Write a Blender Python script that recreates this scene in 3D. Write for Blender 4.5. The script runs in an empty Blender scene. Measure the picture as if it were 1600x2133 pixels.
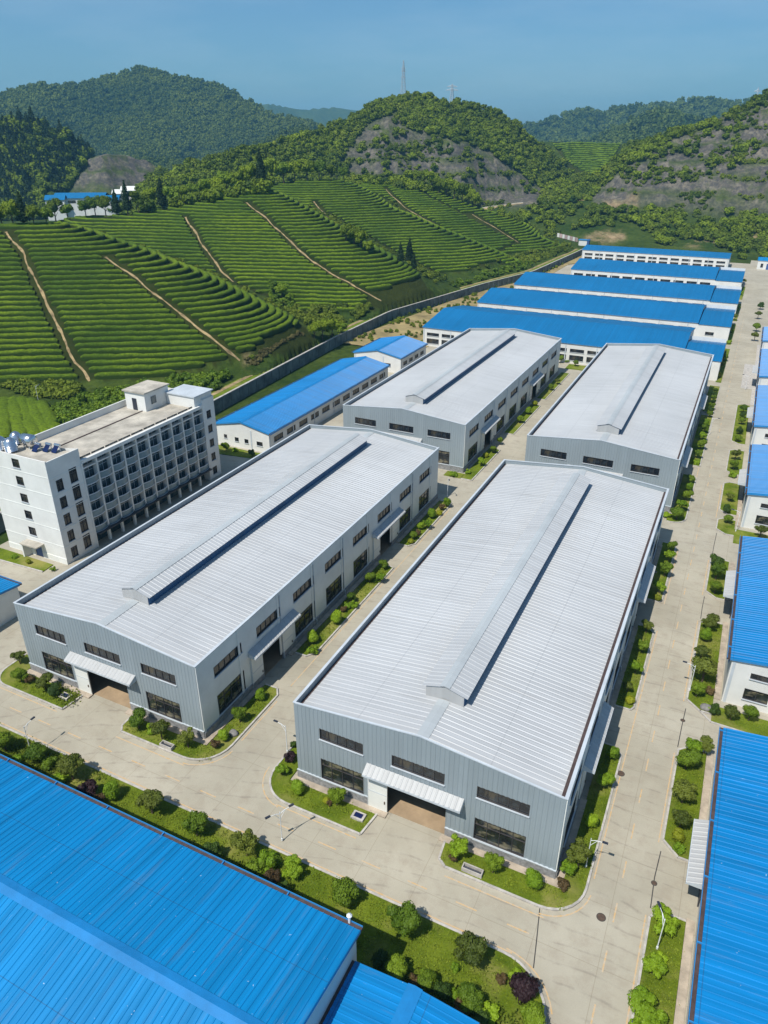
import bpy, math, random
import numpy as np
from mathutils import Matrix, Vector
random.seed(7); RNG = np.random.default_rng(7)
SC = bpy.context.scene; COL = SC.collection
R = math.radians
# ------------------------------------------------------------------ camera
FPX, PITCH, YAW, ROLL, CH = 1519.8, R(27.126), R(-25.905), R(0.105), 58.87
cy, sy, cp, sp = math.cos(YAW), math.sin(YAW), math.cos(PITCH), math.sin(PITCH)
FW = np.array([sy*cp, cy*cp, -sp]); RT = np.array([cy, -sy, 0.0]); UP = np.cross(RT, FW)
_c, _s = math.cos(ROLL), math.sin(ROLL); RT, UP = RT*_c+UP*_s, UP*_c-RT*_s
CAM = np.array([0, 0, CH])
cam = bpy.data.cameras.new('camera'); co = bpy.data.objects.new('camera', cam); COL.objects.link(co)
cam.sensor_fit = 'VERTICAL'; cam.sensor_height = 24.0; cam.lens = 24.0*FPX/2133
cam.clip_start = 1; cam.clip_end = 20000
M = Matrix.Identity(4)
for i in range(3):
    M[i][0], M[i][1], M[i][2], M[i][3] = RT[i], UP[i], -FW[i], CAM[i]
co.matrix_world = M; SC.camera = co
# survey helpers: a sight line from the drone cut with a level, so that a thing gets its true place on the ground
def ray(u, v): return FW + RT*(u-800)/FPX - UP*(v-1066.5)/FPX
def at(u, v, z=0.0):
    d = ray(u, v); return CAM + d*(z-CH)/d[2]
def az_el(u, v):
    d = ray(u, v); return math.atan2(d[0], d[1]), d[2]/math.hypot(d[0], d[1])
def project(P):
    d = P - CAM; w = d@FW; w = np.where(np.abs(w) < 1e-6, 1e-6, w)
    return 800+FPX*(d@RT)/w, 1066.5-FPX*(d@UP)/w, w
# ------------------------------------------------------------------ light
W = bpy.data.worlds.new('World'); SC.world = W; W.use_nodes = True
nt = W.node_tree; bg = nt.nodes['Background']; sky = nt.nodes.new('ShaderNodeTexSky')
sky.sky_type = 'NISHITA'; sky.sun_disc = False
SUN = np.array([-.16, -.62, 1.0]); SUN /= np.linalg.norm(SUN)
sky.sun_elevation = math.asin(SUN[2]); sky.sun_rotation = math.atan2(SUN[0], SUN[1])
sky.altitude = 100; sky.air_density = 1.0; sky.dust_density = 1.3; sky.ozone_density = 4.0
tint = nt.nodes.new('ShaderNodeMix'); tint.data_type = 'RGBA'; tint.blend_type = 'MULTIPLY'; tint.inputs[0].default_value = 1; tint.inputs[7].default_value = (.46, .66, .76, 1)
tc_ = nt.nodes.new('ShaderNodeTexCoord'); mp_ = nt.nodes.new('ShaderNodeMapping'); mp_.inputs['Scale'].default_value = (1.5, 1.5, 7); cn = nt.nodes.new('ShaderNodeTexNoise'); cn.inputs['Scale'].default_value = 1.6; cn.inputs['Detail'].default_value = 6; cn.inputs['Roughness'].default_value = .62
cr_ = nt.nodes.new('ShaderNodeValToRGB'); cr_.color_ramp.elements[0].position = .42; cr_.color_ramp.elements[0].color = (0, 0, 0, 1); cr_.color_ramp.elements[1].position = .8; cr_.color_ramp.elements[1].color = (.22, .22, .22, 1)
cm = nt.nodes.new('ShaderNodeMix'); cm.data_type = 'RGBA'; cm.inputs[7].default_value = (5.2, 5.9, 6.4, 1)
for a_, b_ in ((tc_.outputs['Generated'], mp_.inputs[0]), (mp_.outputs[0], cn.inputs['Vector']), (cn.outputs['Fac'], cr_.inputs[0]), (cr_.outputs[0], cm.inputs[0]), (sky.outputs[0], tint.inputs[6]), (tint.outputs[2], cm.inputs[6]), (cm.outputs[2], bg.inputs[0])): nt.links.new(a_, b_); bg.inputs[1].default_value = 0.105
sl = bpy.data.lights.new('sun', 'SUN'); sl.energy = 3.7; sl.angle = R(.5); sl.color = (1, .955, .88)
so = bpy.data.objects.new('sun', sl); COL.objects.link(so)
so.rotation_euler = Vector((-SUN[0], -SUN[1], -SUN[2])).to_track_quat('-Z', 'Y').to_euler(); so.location = (0, 0, 150)
SC.view_settings.view_transform = 'Standard'; SC.view_settings.look = 'None'; SC.view_settings.exposure = 0.5; SC.view_settings.gamma = 1
SC.cycles.max_bounces = 6; SC.cycles.volume_bounces = 0; SC.cycles.transparent_max_bounces = 6
# ------------------------------------------------------------------ materials
class NT:
    def __init__(s, name):
        s.m = bpy.data.materials.new(name); s.m.use_nodes = True; s.t = s.m.node_tree
        s.b = s.t.nodes['Principled BSDF']; s.tc = s.n('ShaderNodeTexCoord')
    def n(s, typ, **kw):
        x = s.t.nodes.new(typ)
        for k, v in kw.items():
            if k.startswith('i_'): x.inputs[k[2:].replace('_', ' ')].default_value = v
            else: setattr(x, k, v)
        return x
    def l(s, a, b): s.t.links.new(a, b)
    def mapping(s, scale=(1, 1, 1), co='Object', rot=(0, 0, 0)):
        m = s.n('ShaderNodeMapping'); m.inputs['Scale'].default_value = scale; m.inputs['Rotation'].default_value = rot
        s.l(s.tc.outputs[co], m.inputs[0]); return m.outputs[0]
    def noise(s, scale, detail=4, rough=.6, vec=None, co='Object'):
        x = s.n('ShaderNodeTexNoise'); x.inputs['Scale'].default_value = scale; x.inputs['Detail'].default_value = detail
        x.inputs['Roughness'].default_value = rough; s.l(vec if vec is not None else s.tc.outputs[co], x.inputs['Vector']); return x.outputs['Fac']
    def ramp(s, fac, stops):
        r = s.n('ShaderNodeValToRGB'); e = r.color_ramp.elements
        while len(e) < len(stops): e.new(.5)
        for q, (p, c) in zip(e, stops): q.position = p; q.color = (c, c, c, 1) if not hasattr(c, '__len__') else (*c[:3], 1)
        s.l(fac, r.inputs[0]); return r.outputs[0]
    def mix(s, fac, a, b, typ='MIX'):
        x = s.n('ShaderNodeMix'); x.data_type = 'RGBA'; x.blend_type = typ
        for k, v in ((0, fac), (6, a), (7, b)):
            if isinstance(v, (int, float)): x.inputs[k].default_value = v
            elif hasattr(v, '__len__'): x.inputs[k].default_value = (*v[:3], 1)
            else: s.l(v, x.inputs[k])
        return x.outputs[2]
    def math(s, op, a, b=0.0, c=0.0):
        x = s.n('ShaderNodeMath'); x.operation = op
        for k, v in enumerate((a, b, c)):
            if isinstance(v, (int, float)): x.inputs[k].default_value = v
            else: s.l(v, x.inputs[k])
        return x.outputs[0]
    def bump(s, h, strength=.5, dist=.05):
        b = s.n('ShaderNodeBump'); b.inputs['Strength'].default_value = strength; b.inputs['Distance'].default_value = dist
        s.l(h, b.inputs['Height']); s.l(b.outputs[0], s.b.inputs['Normal'])
    def fin(s, col, rough=.7, metal=0.0, spec=.5):
        if hasattr(col, '__len__'): s.b.inputs['Base Color'].default_value = (*col[:3], 1)
        else: s.l(col, s.b.inputs['Base Color'])
        if isinstance(rough, (int, float)): s.b.inputs['Roughness'].default_value = rough
        else: s.l(rough, s.b.inputs['Roughness'])
        s.b.inputs['Metallic'].default_value = metal; s.b.inputs['Specular IOR Level'].default_value = spec
        return s.m
def plain(name, c, rough=.6, var=.25, scale=.8, metal=0, spec=.4):
    k = NT(name); f = k.noise(scale, 5, .65)
    col = k.mix(k.ramp(f, [(.3, 0), (.7, 1)]), tuple(x*(1-var) for x in c), tuple(min(1, x*(1+var*.5)) for x in c))
    return k.fin(col, rough, metal, spec)
def metal_sheet(name, c, axis, pitch, rough=.45, var=.10, streak=.12, spec=.4, metal=0.0, scr=0.0, lap=None, dirt=0.0):
    """painted steel sheets: every sheet its own tone, streaks and scratches running down it"""
    k = NT(name); sx = k.n('ShaderNodeSeparateXYZ'); k.l(k.tc.outputs['Object'], sx.inputs[0])
    a = k.math('FLOOR', k.math('MULTIPLY', sx.outputs[axis], 1/pitch))
    wn = k.n('ShaderNodeTexWhiteNoise'); wn.noise_dimensions = '1D'; k.l(a, wn.inputs['W'])
    sc = [0.05, 0.05, 0.05]; sc['XYZ'.index(axis)] = 2.2
    st = k.noise(1.0, 5, .65, k.mapping(tuple(sc)))
    big = k.noise(.06, 4, .6)
    v = k.math('ADD', k.math('MULTIPLY', wn.outputs['Value'], var), k.math('MULTIPLY', k.ramp(st, [(.3, 0), (.7, 1)]), streak))
    v = k.math('ADD', k.math('ADD', v, k.math('MULTIPLY', k.ramp(big, [(.3, 0), (.7, 1)]), .18)), 1-(var+streak+.18)*.6)
    col = k.mix(1.0, c, v, 'MULTIPLY')
    if scr:
        s2 = [0.35, 0.35, 0.35]; s2['XYZ'.index(axis)] = 6.0
        f = k.noise(1.0, 6, .75, k.mapping(tuple(s2))); col = k.mix(k.ramp(f, [(.66, 0), (.76, scr)]), col, (.55, .68, .8))
    if dirt:
        s3 = [0.12, 0.12, 0.12]; s3['XYZ'.index(axis)] = 1.6; f = k.noise(1.0, 6, .7, k.mapping(tuple(s3))); col = k.mix(k.ramp(f, [(.55, 0), (.8, dirt)]), col, (.20, .18, .15))
    if lap:
        la, lp = lap; fr_ = k.math('FRACT', k.math('MULTIPLY', sx.outputs[la], 1/lp)); col = k.mix(k.math('MULTIPLY', k.math('LESS_THAN', fr_, .012), .45), col, (.02, .05, .10) if scr else (.25, .26, .27))
        sp_ = k.noise(2.6, 2, .9); col = k.mix(k.ramp(sp_, [(.735, 0), (.76, .6)]), col, (.6, .7, .75))
    return k.fin(col, k.math('ADD', k.math('MULTIPLY', st, .2), rough-.1), metal, spec)
def leaf_mat(name, dark, light, rough=.6, scale=.5, trans=.25, wscale=0):
    k = NT(name); f = k.noise(scale, 4, .7, co='Object'); oi = k.n('ShaderNodeObjectInfo')
    v = k.math('ADD', k.math('MULTIPLY', f, .9), k.math('MULTIPLY', oi.outputs['Random'], .35))
    if wscale:
        ge = k.n('ShaderNodeNewGeometry'); w_ = k.noise(wscale, 4, .6, ge.outputs['Position']); v = k.math('ADD', k.math('MULTIPLY', v, .72), k.math('MULTIPLY', k.ramp(w_, [(.3, 0), (.7, 1)]), .30))
    col = k.ramp(v, [(.32, dark), (.86, light)]); k.fin(col, rough, 0, .25)
    tr = k.n('ShaderNodeBsdfTranslucent'); k.l(col, tr.inputs[0]); mx = k.n('ShaderNodeMixShader'); mx.inputs[0].default_value = trans
    k.l(k.b.outputs[0], mx.inputs[1]); k.l(tr.outputs[0], mx.inputs[2]); k.l(mx.outputs[0], k.t.nodes['Material Output'].inputs[0]); return k.m
def m_concrete():
    k = NT('road_concrete'); n1 = k.noise(.09, 6, .6); n2 = k.noise(.55, 6, .7); n3 = k.noise(9, 3, .7)
    c = k.mix(k.ramp(n1, [(.3, 0), (.72, 1)]), (.335, .305, .235), (.475, .435, .345))
    c = k.mix(k.ramp(n2, [(.48, 0), (.74, .6)]), c, (.30, .25, .19))
    c = k.mix(k.ramp(n3, [(.3, .14), (.8, 0)]), c, (.15, .14, .12))
    br = k.n('ShaderNodeTexBrick'); br.offset = 0; k.l(k.mapping((1, 1, 1)), br.inputs['Vector'])
    for a, b in (('Scale', 1), ('Mortar Size', .028), ('Brick Width', 5.3), ('Row Height', 5.6), ('Mortar Smooth', .3)): br.inputs[a].default_value = b
    br.inputs['Color1'].default_value = (1, 1, 1, 1); br.inputs['Color2'].default_value = (.965, .96, .95, 1); br.inputs['Mortar'].default_value = (.62, .58, .52, 1)
    c = k.mix(.55, c, br.outputs[0], 'MULTIPLY')
    w = k.n('ShaderNodeTexWave'); w.wave_type = 'RINGS'; w.rings_direction = 'SPHERICAL'
    for a, b in (('Scale', .12), ('Distortion', 9), ('Detail', 3), ('Detail Scale', .5)): w.inputs[a].default_value = b
    k.l(k.mapping((1, 1.5, 1)), w.inputs[0])
    c = k.mix(k.math('MULTIPLY', k.ramp(w.outputs['Fac'], [(.0, .34), (.05, 0)]), k.ramp(n2, [(.42, 0), (.6, 1)])), c, (.16, .14, .12))
    k.bump(n3, .25, .02); return k.fin(c, .85, 0, .2)
def m_paint():
    k = NT('faded_orange_paint'); n = k.noise(2.2, 6, .8); return k.fin(k.mix(k.ramp(n, [(.38, 0), (.62, 1)]), (.47, .41, .33), (.54, .33, .12)), .85, 0, .2)
def m_grass(name='lawn_grass', g1=(.085, .135, .006), g2=(.21, .265, .02), dry=(.33, .29, .09), dryamt=.8):
    k = NT(name); n1 = k.noise(.35, 5, .65); n2 = k.noise(6, 5, .8); n3 = k.noise(.16, 4, .6)
    c = k.mix(k.ramp(n1, [(.3, 0), (.7, 1)]), g1, g2); c = k.mix(k.ramp(n2, [(.35, .55), (.65, 0)]), c, tuple(x*.45 for x in g1))
    c = k.mix(k.ramp(n3, [(.5, 0), (.72, dryamt)]), c, dry); k.bump(n2, 1.0, .12); return k.fin(c, .9, 0, .15)
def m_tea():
    """old leaves low, fresh growth on top; contrast deepened to paint shaded sides, lit tops"""
    k = NT('tea_leaves'); a = k.n('ShaderNodeAttribute'); a.attribute_name = 'flush_shade'; ge = k.n('ShaderNodeNewGeometry'); n1 = k.noise(1.6, 4, .75, ge.outputs['Position']); n2 = k.noise(.035, 4, .6, ge.outputs['Position']); n3 = k.noise(4.5, 3, .8, ge.outputs['Position'])
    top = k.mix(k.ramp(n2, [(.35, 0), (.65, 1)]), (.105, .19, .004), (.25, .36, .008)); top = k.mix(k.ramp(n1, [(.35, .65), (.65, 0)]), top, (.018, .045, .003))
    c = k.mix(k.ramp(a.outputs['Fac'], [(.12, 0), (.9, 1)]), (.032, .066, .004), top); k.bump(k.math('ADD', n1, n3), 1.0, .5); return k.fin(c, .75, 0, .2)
MT = dict(
    concrete=m_concrete(), grass=m_grass(), kerb=plain('kerb_concrete', (.46, .43, .39), .85, .35, 1.5),
    paving=plain('wall_foot_paving', (.42, .35, .27), .9, .35, .9), orange=m_paint(),
    seal=plain('dark_joint_seal', (.06, .055, .05), .9, .3), iron=plain('rusty_iron', (.10, .065, .045), .7, .4, 4),
    groof=metal_sheet('pale_grey_roof_sheet', (.43, .44, .445), 'Y', .6, .45, .06, .13, .4, 0, 0, ('X', 6.6), .35), gcap=metal_sheet('ridge_flashing', (.40, .43, .44), 'Y', 2.5, .6, .08, .08),
    gwallx=metal_sheet('grey_wall_sheet', (.27, .315, .335), 'X', .9, .5, .07, .06), gwally=metal_sheet('grey_wall_sheet_end', (.27, .315, .335), 'Y', .9, .5, .07, .06),
    panel=plain('pale_grey_wall_panel', (.74, .745, .70), .7, .14, .25), white=plain('white_wall_paint', (.70, .695, .66), .75, .12, .3),
    stone=plain('grey_stone_plinth', (.27, .27, .27), .9, .45, 3), trim=plain('pale_metal_trim', (.50, .54, .57), .5, .15, .5),
    gutter=plain('dark_rusty_gutter', (.075, .05, .045), .7, .4, 2), canopy=metal_sheet('canopy_sheet', (.43, .43, .42), 'X', .5, .45, .1, .1),
    frame=plain('dark_window_frame', (.055, .05, .05), .5, .2), floor=plain('dusty_factory_floor', (.36, .26, .16), .9, .3, .4),
    bluex=metal_sheet('blue_roof_sheet', (.001, .20, .47), 'X', .5, .42, .18, .30, .45, 0, .5, ('Y', 4.6), .30), bluey=metal_sheet('blue_roof_sheet_cross', (.001, .18, .45), 'Y', .5, .42, .18, .30, .45, 0, .5, ('X', 5.6), .30),
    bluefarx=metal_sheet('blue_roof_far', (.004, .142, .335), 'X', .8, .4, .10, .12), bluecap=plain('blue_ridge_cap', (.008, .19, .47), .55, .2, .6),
    bluetrim=plain('blue_fascia', (.03, .22, .50), .45, .15), roofslab=plain('weathered_roof_slab', (.46, .42, .35), .95, .45, .35),
    steel=plain('stainless_steel', (.72, .72, .72), .22, .15, 2, .95), lampw=plain('white_lamp_paint', (.72, .74, .75), .4, .1), dark=plain('dark_plastic', (.03, .035, .05), .4, .2),
    door=plain('blue_door', (.05, .11, .28), .5, .2), bark=plain('bark', (.11, .08, .055), .95, .4, 5), rock=plain('boulder', (.22, .21, .20), .95, .4, 2),
    retwall=plain('stained_retaining_wall', (.14, .17, .17), .95, .55, .25), soil=plain('brown_soil', (.24, .165, .085), 1, .4, .3), path=plain('dirt_path', (.32, .235, .115), 1, .6, .5),
    pinkwin=plain('window_panel', (.10, .06, .09), .5, .3), solar=plain('solar_panel', (.008, .016, .07), .2, .2), oldroof=plain('mossy_concrete', (.33, .31, .22), .95, .5, .4),
    ventshade=plain('shaded_blue_vent_side', (.015, .09, .20), .5, .3), brick=plain('pink_tarp', (.46, .34, .32), .8, .5, .3), bark2=plain('pale_bark', (.2, .16, .11), .95, .3, 4))
def m_glass(name, tint=(.012, .015, .02), cur=(.20, .165, .10), amt=.3, sc=(1.1, 1.1, .35)):
    k = NT(name); f = k.noise(1.0, 3, .6, k.mapping(sc)); f2 = k.noise(.9, 2, .5)
    c = k.mix(k.ramp(f, [(.5, 0), (.62, amt)]), tint, cur); c = k.mix(k.ramp(f2, [(.5, 0), (.7, .5)]), c, (.05, .065, .075)); return k.fin(c, .12, 0, .6)
MT['glass'] = m_glass('dusty_window_glass'); MT['glasslit'] = m_glass('curtained_window_glass', (.016, .018, .02), (.30, .26, .17), .6, (.55, .55, 1.1))
MT['teal'] = m_glass('teal_balcony_glass', (.03, .06, .075), (.16, .19, .19), .6); MT['rail'] = plain('balcony_panel', (.17, .235, .26), .25, .3)
LF = dict(
    bright=leaf_mat('bright_leaves', (.08, .17, .006), (.29, .42, .018)), green=leaf_mat('green_leaves', (.045, .10, .006), (.20, .29, .016)),
    olive=leaf_mat('olive_leaves', (.04, .065, .008), (.17, .205, .026)), dark=leaf_mat('dark_leaves', (.016, .042, .008), (.08, .14, .018)),
    purple=leaf_mat('purple_leaves', (.018, .010, .012), (.075, .035, .042)), yellow=leaf_mat('yellow_leaves', (.13, .17, .008), (.36, .38, .02)),
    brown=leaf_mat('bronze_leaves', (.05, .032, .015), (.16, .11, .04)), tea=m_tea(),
    forest=leaf_mat('forest_leaves', (.022, .056, .004), (.265, .345, .016), .7, .25, .25, .02), conifer=leaf_mat('conifer_leaves', (.007, .022, .007), (.025, .058, .014), .7, .2),
    farforest=leaf_mat('distant_forest_leaves', (.016, .052, .010), (.17, .215, .028), .8, .15, .25, .006), scrub=leaf_mat('scrub_leaves', (.035, .075, .006), (.23, .28, .022), .7, .2, .25, .03), dry=leaf_mat('dry_leaves', (.05, .05, .018), (.20, .175, .06), .8, .3))
# ------------------------------------------------------------------ mesh helpers
class MB:
    def __init__(s): s.v = []; s.f = []; s.m = []; s.mats = []
    def mi(s, mat):
        if mat not in s.mats: s.mats.append(mat)
        return s.mats.index(mat)
    def poly(s, pts, mat):
        b = len(s.v); s.v += [tuple(map(float, p)) for p in pts]; s.f.append(tuple(range(b, b+len(pts)))); s.m.append(s.mi(mat))
    def box(s, x0, x1, y0, y1, z0, z1, mat):
        b = len(s.v); s.v += [(x, y, z) for z in (z0, z1) for y in (y0, y1) for x in (x0, x1)]
        for q in ((0, 2, 3, 1), (4, 5, 7, 6), (0, 1, 5, 4), (2, 6, 7, 3), (0, 4, 6, 2), (1, 3, 7, 5)): s.f.append(tuple(b+i for i in q)); s.m.append(s.mi(mat))
    def prism(s, pts, z0, z1, mat, cap=True):
        n = len(pts); b = len(s.v); s.v += [(float(p[0]), float(p[1]), z0) for p in pts]+[(float(p[0]), float(p[1]), z1) for p in pts]
        for i in range(n): s.f.append((b+i, b+(i+1) % n, b+n+(i+1) % n, b+n+i)); s.m.append(s.mi(mat))
        if cap: s.f.append(tuple(range(b+n, b+2*n))); s.m.append(s.mi(mat))
    def tube(s, P, rad, mat, seg=8, cap=True):
        P = [np.array(p, float) for p in P]; rad = rad if hasattr(rad, '__len__') else [rad]*len(P); b = len(s.v)
        for i, p in enumerate(P):
            t = P[min(i+1, len(P)-1)]-P[max(i-1, 0)]; t /= np.linalg.norm(t)+1e-9
            u = np.cross(t, (0, 0, 1) if abs(t[2]) < .9 else (1, 0, 0)); u /= np.linalg.norm(u); w = np.cross(t, u)
            for k in range(seg):
                a = 2*math.pi*k/seg; s.v.append(tuple(p+rad[i]*(u*math.cos(a)+w*math.sin(a))))
        for i in range(len(P)-1):
            for k in range(seg): s.f.append((b+i*seg+k, b+i*seg+(k+1) % seg, b+(i+1)*seg+(k+1) % seg, b+(i+1)*seg+k)); s.m.append(s.mi(mat))
        if cap:
            s.f.append(tuple(b+k for k in range(seg))); s.f.append(tuple(b+(len(P)-1)*seg+k for k in range(seg))); s.m += [s.mi(mat)]*2
    def ribbed(s, A, B, D, C, mat, pitch=.8, h=.05, rw=.25):
        """sheet with trapezoid ribs; A-B the eave, D-C the ridge"""
        A, B, C, D = [np.array(p, float) for p in (A, B, C, D)]; L = np.linalg.norm(B-A); n = max(1, round(L/pitch)); us = []
        for i in range(n):
            for q, hh in ((0, 0), (1-rw, 0), (1-rw*.7, h), (1-rw*.3, h)): us.append(((i+q)/n, hh))
        us.append((1, 0)); b = len(s.v)
        for u, hh in us:
            s.v.append(tuple(A+(B-A)*u+(0, 0, hh))); s.v.append(tuple(D+(C-D)*u+(0, 0, hh)))
        for i in range(len(us)-1): s.f.append((b+2*i, b+2*i+2, b+2*i+3, b+2*i+1)); s.m.append(s.mi(mat))
    def wall(s, O, d, n, L, z0, top, holes, mat, pitch=.45, h=.035):
        """clad wall with real openings: O start, d along, n outward; holes = (a0,a1,z0,z1)"""
        O = np.array(O, float); d = np.array(d, float); n = np.array(n, float); A = []
        if h > 0:
            N = round(L/pitch)
            for i in range(N):
                for q, hh in ((0, 0), (.45, 0), (.55, h), (.9, h)): A.append(((i+q)*L/N, hh))
        else: A.append((0, 0))
        A.append((L, 0)); ex = [a for q in holes for a in q[:2]]+[L/2]; A0 = [a for a, _ in A]; H0 = [hh for _, hh in A]
        A1 = sorted(set([round(a, 4) for a in A0+ex])); Hh = np.interp(A1, A0, H0)
        for i in range(len(A1)-1):
            a, c = A1[i], A1[i+1]; mid = (a+c)/2; lo = z0; iv = []
            for q in sorted([q for q in holes if q[0] < mid < q[1]], key=lambda q: q[2]):
                if q[2] > lo: iv.append((lo, q[2]))
                lo = q[3]
            iv.append((lo, None))
            for l, u in iv:
                p = O+d*a+n*Hh[i]; r = O+d*c+n*Hh[i+1]; ua = top(a) if u is None else u; uc = top(c) if u is None else u
                s.poly([(p[0], p[1], l), (r[0], r[1], l), (r[0], r[1], uc), (p[0], p[1], ua)], mat)
    def build(s, name, parent=None, smooth=False):
        me = bpy.data.meshes.new(name); me.from_pydata(s.v, [], s.f)
        for m in s.mats: me.materials.append(m)
        me.polygons.foreach_set('material_index', s.m)
        if smooth: me.polygons.foreach_set('use_smooth', [True]*len(s.f))
        me.update(); return link(name, me, parent)
def link(name, me, parent=None):
    o = bpy.data.objects.new(name, me); COL.objects.link(o)
    if parent is not None: o.parent = parent
    return o
def mesh_np(name, V, F, mat):
    me = bpy.data.meshes.new(name); V = np.asarray(V, np.float32); F = np.asarray(F, np.int32); k = F.shape[1]
    me.vertices.add(len(V)); me.vertices.foreach_set('co', V.ravel()); me.loops.add(F.size); me.loops.foreach_set('vertex_index', F.ravel())
    me.polygons.add(len(F)); me.polygons.foreach_set('loop_start', np.arange(len(F), dtype=np.int32)*k); me.polygons.foreach_set('loop_total', np.full(len(F), k, np.int32))
    me.update(calc_edges=True); me.materials.append(mat); return me
def pieces(name, parent, boxes, mat):
    """every box a part of its own"""
    out = []
    for b in boxes: m = MB(); m.box(*b, mat); out.append(m.build(name, parent))
    return out
def tag(o, label=None, cat=None, group=None, kind=None):
    for k, v in (('label', label), ('category', cat), ('group', group), ('kind', kind)):
        if v: o[k] = v
    return o
def empty(name, loc, label=None, cat=None, group=None, rz=0):
    o = bpy.data.objects.new(name, None); COL.objects.link(o); o.location = loc; o.rotation_euler.z = rz; o.empty_display_size = .5
    return tag(o, label, cat, group)
def copy_tree(o, parent=None):
    c = o.copy(); COL.objects.link(c); c.parent = parent
    for ch in list(o.children): copy_tree(ch, c)
    return c
def place(mesh_obj, parent, loc, rz=0, scale=(1, 1, 1)):
    """first call moves the prototype itself, later calls copy it with its children"""
    if not mesh_obj.get('_used'): o = mesh_obj; o['_used'] = 1; o.parent = parent
    else: o = copy_tree(mesh_obj, parent)
    o.location = loc; o.rotation_euler.z = rz; o.scale = scale; return o
ORD = 'first second third fourth fifth sixth seventh eighth ninth tenth eleventh twelfth thirteenth fourteenth fifteenth sixteenth seventeenth eighteenth nineteenth twentieth'.split()
ORD += ['twenty-'+w for w in ORD[:9]]+['thirtieth']+['thirty-'+w for w in ORD[:9]]+['fortieth']+['forty-'+w for w in ORD[:9]]
def make_window(w, h, nx, split=None, mat='glass', depth=.14, sill=True):
    m = MB(); f = MT['frame']; t = .07
    m.box(0, w, -.02, depth, 0, t, f); m.box(0, w, -.02, depth, h-t, h, f); m.box(0, t, -.02, depth, t, h-t, f); m.box(w-t, w, -.02, depth, t, h-t, f)
    for i in range(1, nx): m.box(w*i/nx-.03, w*i/nx+.03, .03, depth, t, h-t, f)
    if split: m.box(t, w-t, .028, depth-.003, split-.03, split+.03, f)
    if sill: m.box(-.06, w+.06, -.14, .0, -.1, -.003, MT['trim'])
    o = m.build('window'); g = MB(); g.poly([(t*.5, depth*.7, t*.5), (w-t*.5, depth*.7, t*.5), (w-t*.5, depth*.7, h-t*.5), (t*.5, depth*.7, h-t*.5)], MT[mat]); g.build('pane', o); return o
def make_canopy(w, d=1.05):
    m = MB(); m.ribbed((0, -d, 0), (w, -d, 0), (0, .0, .55), (w, 0, .55), MT['canopy'], .5, .04, .4)
    m.box(0, w, -d-.04, -d, -.22, .01, MT['trim']); m.poly([(0, -d, -.2), (0, 0, -.2), (0, 0, .54), (0, -d, -.005)], MT['trim']); m.poly([(w, -d, -.2), (w, 0, -.2), (w, 0, .54), (w, -d, -.005)], MT['trim'])
    m.box(0.01, w-.01, -d+.01, 0, -.2, -.15, MT['canopy']); return m.build('canopy')
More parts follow.
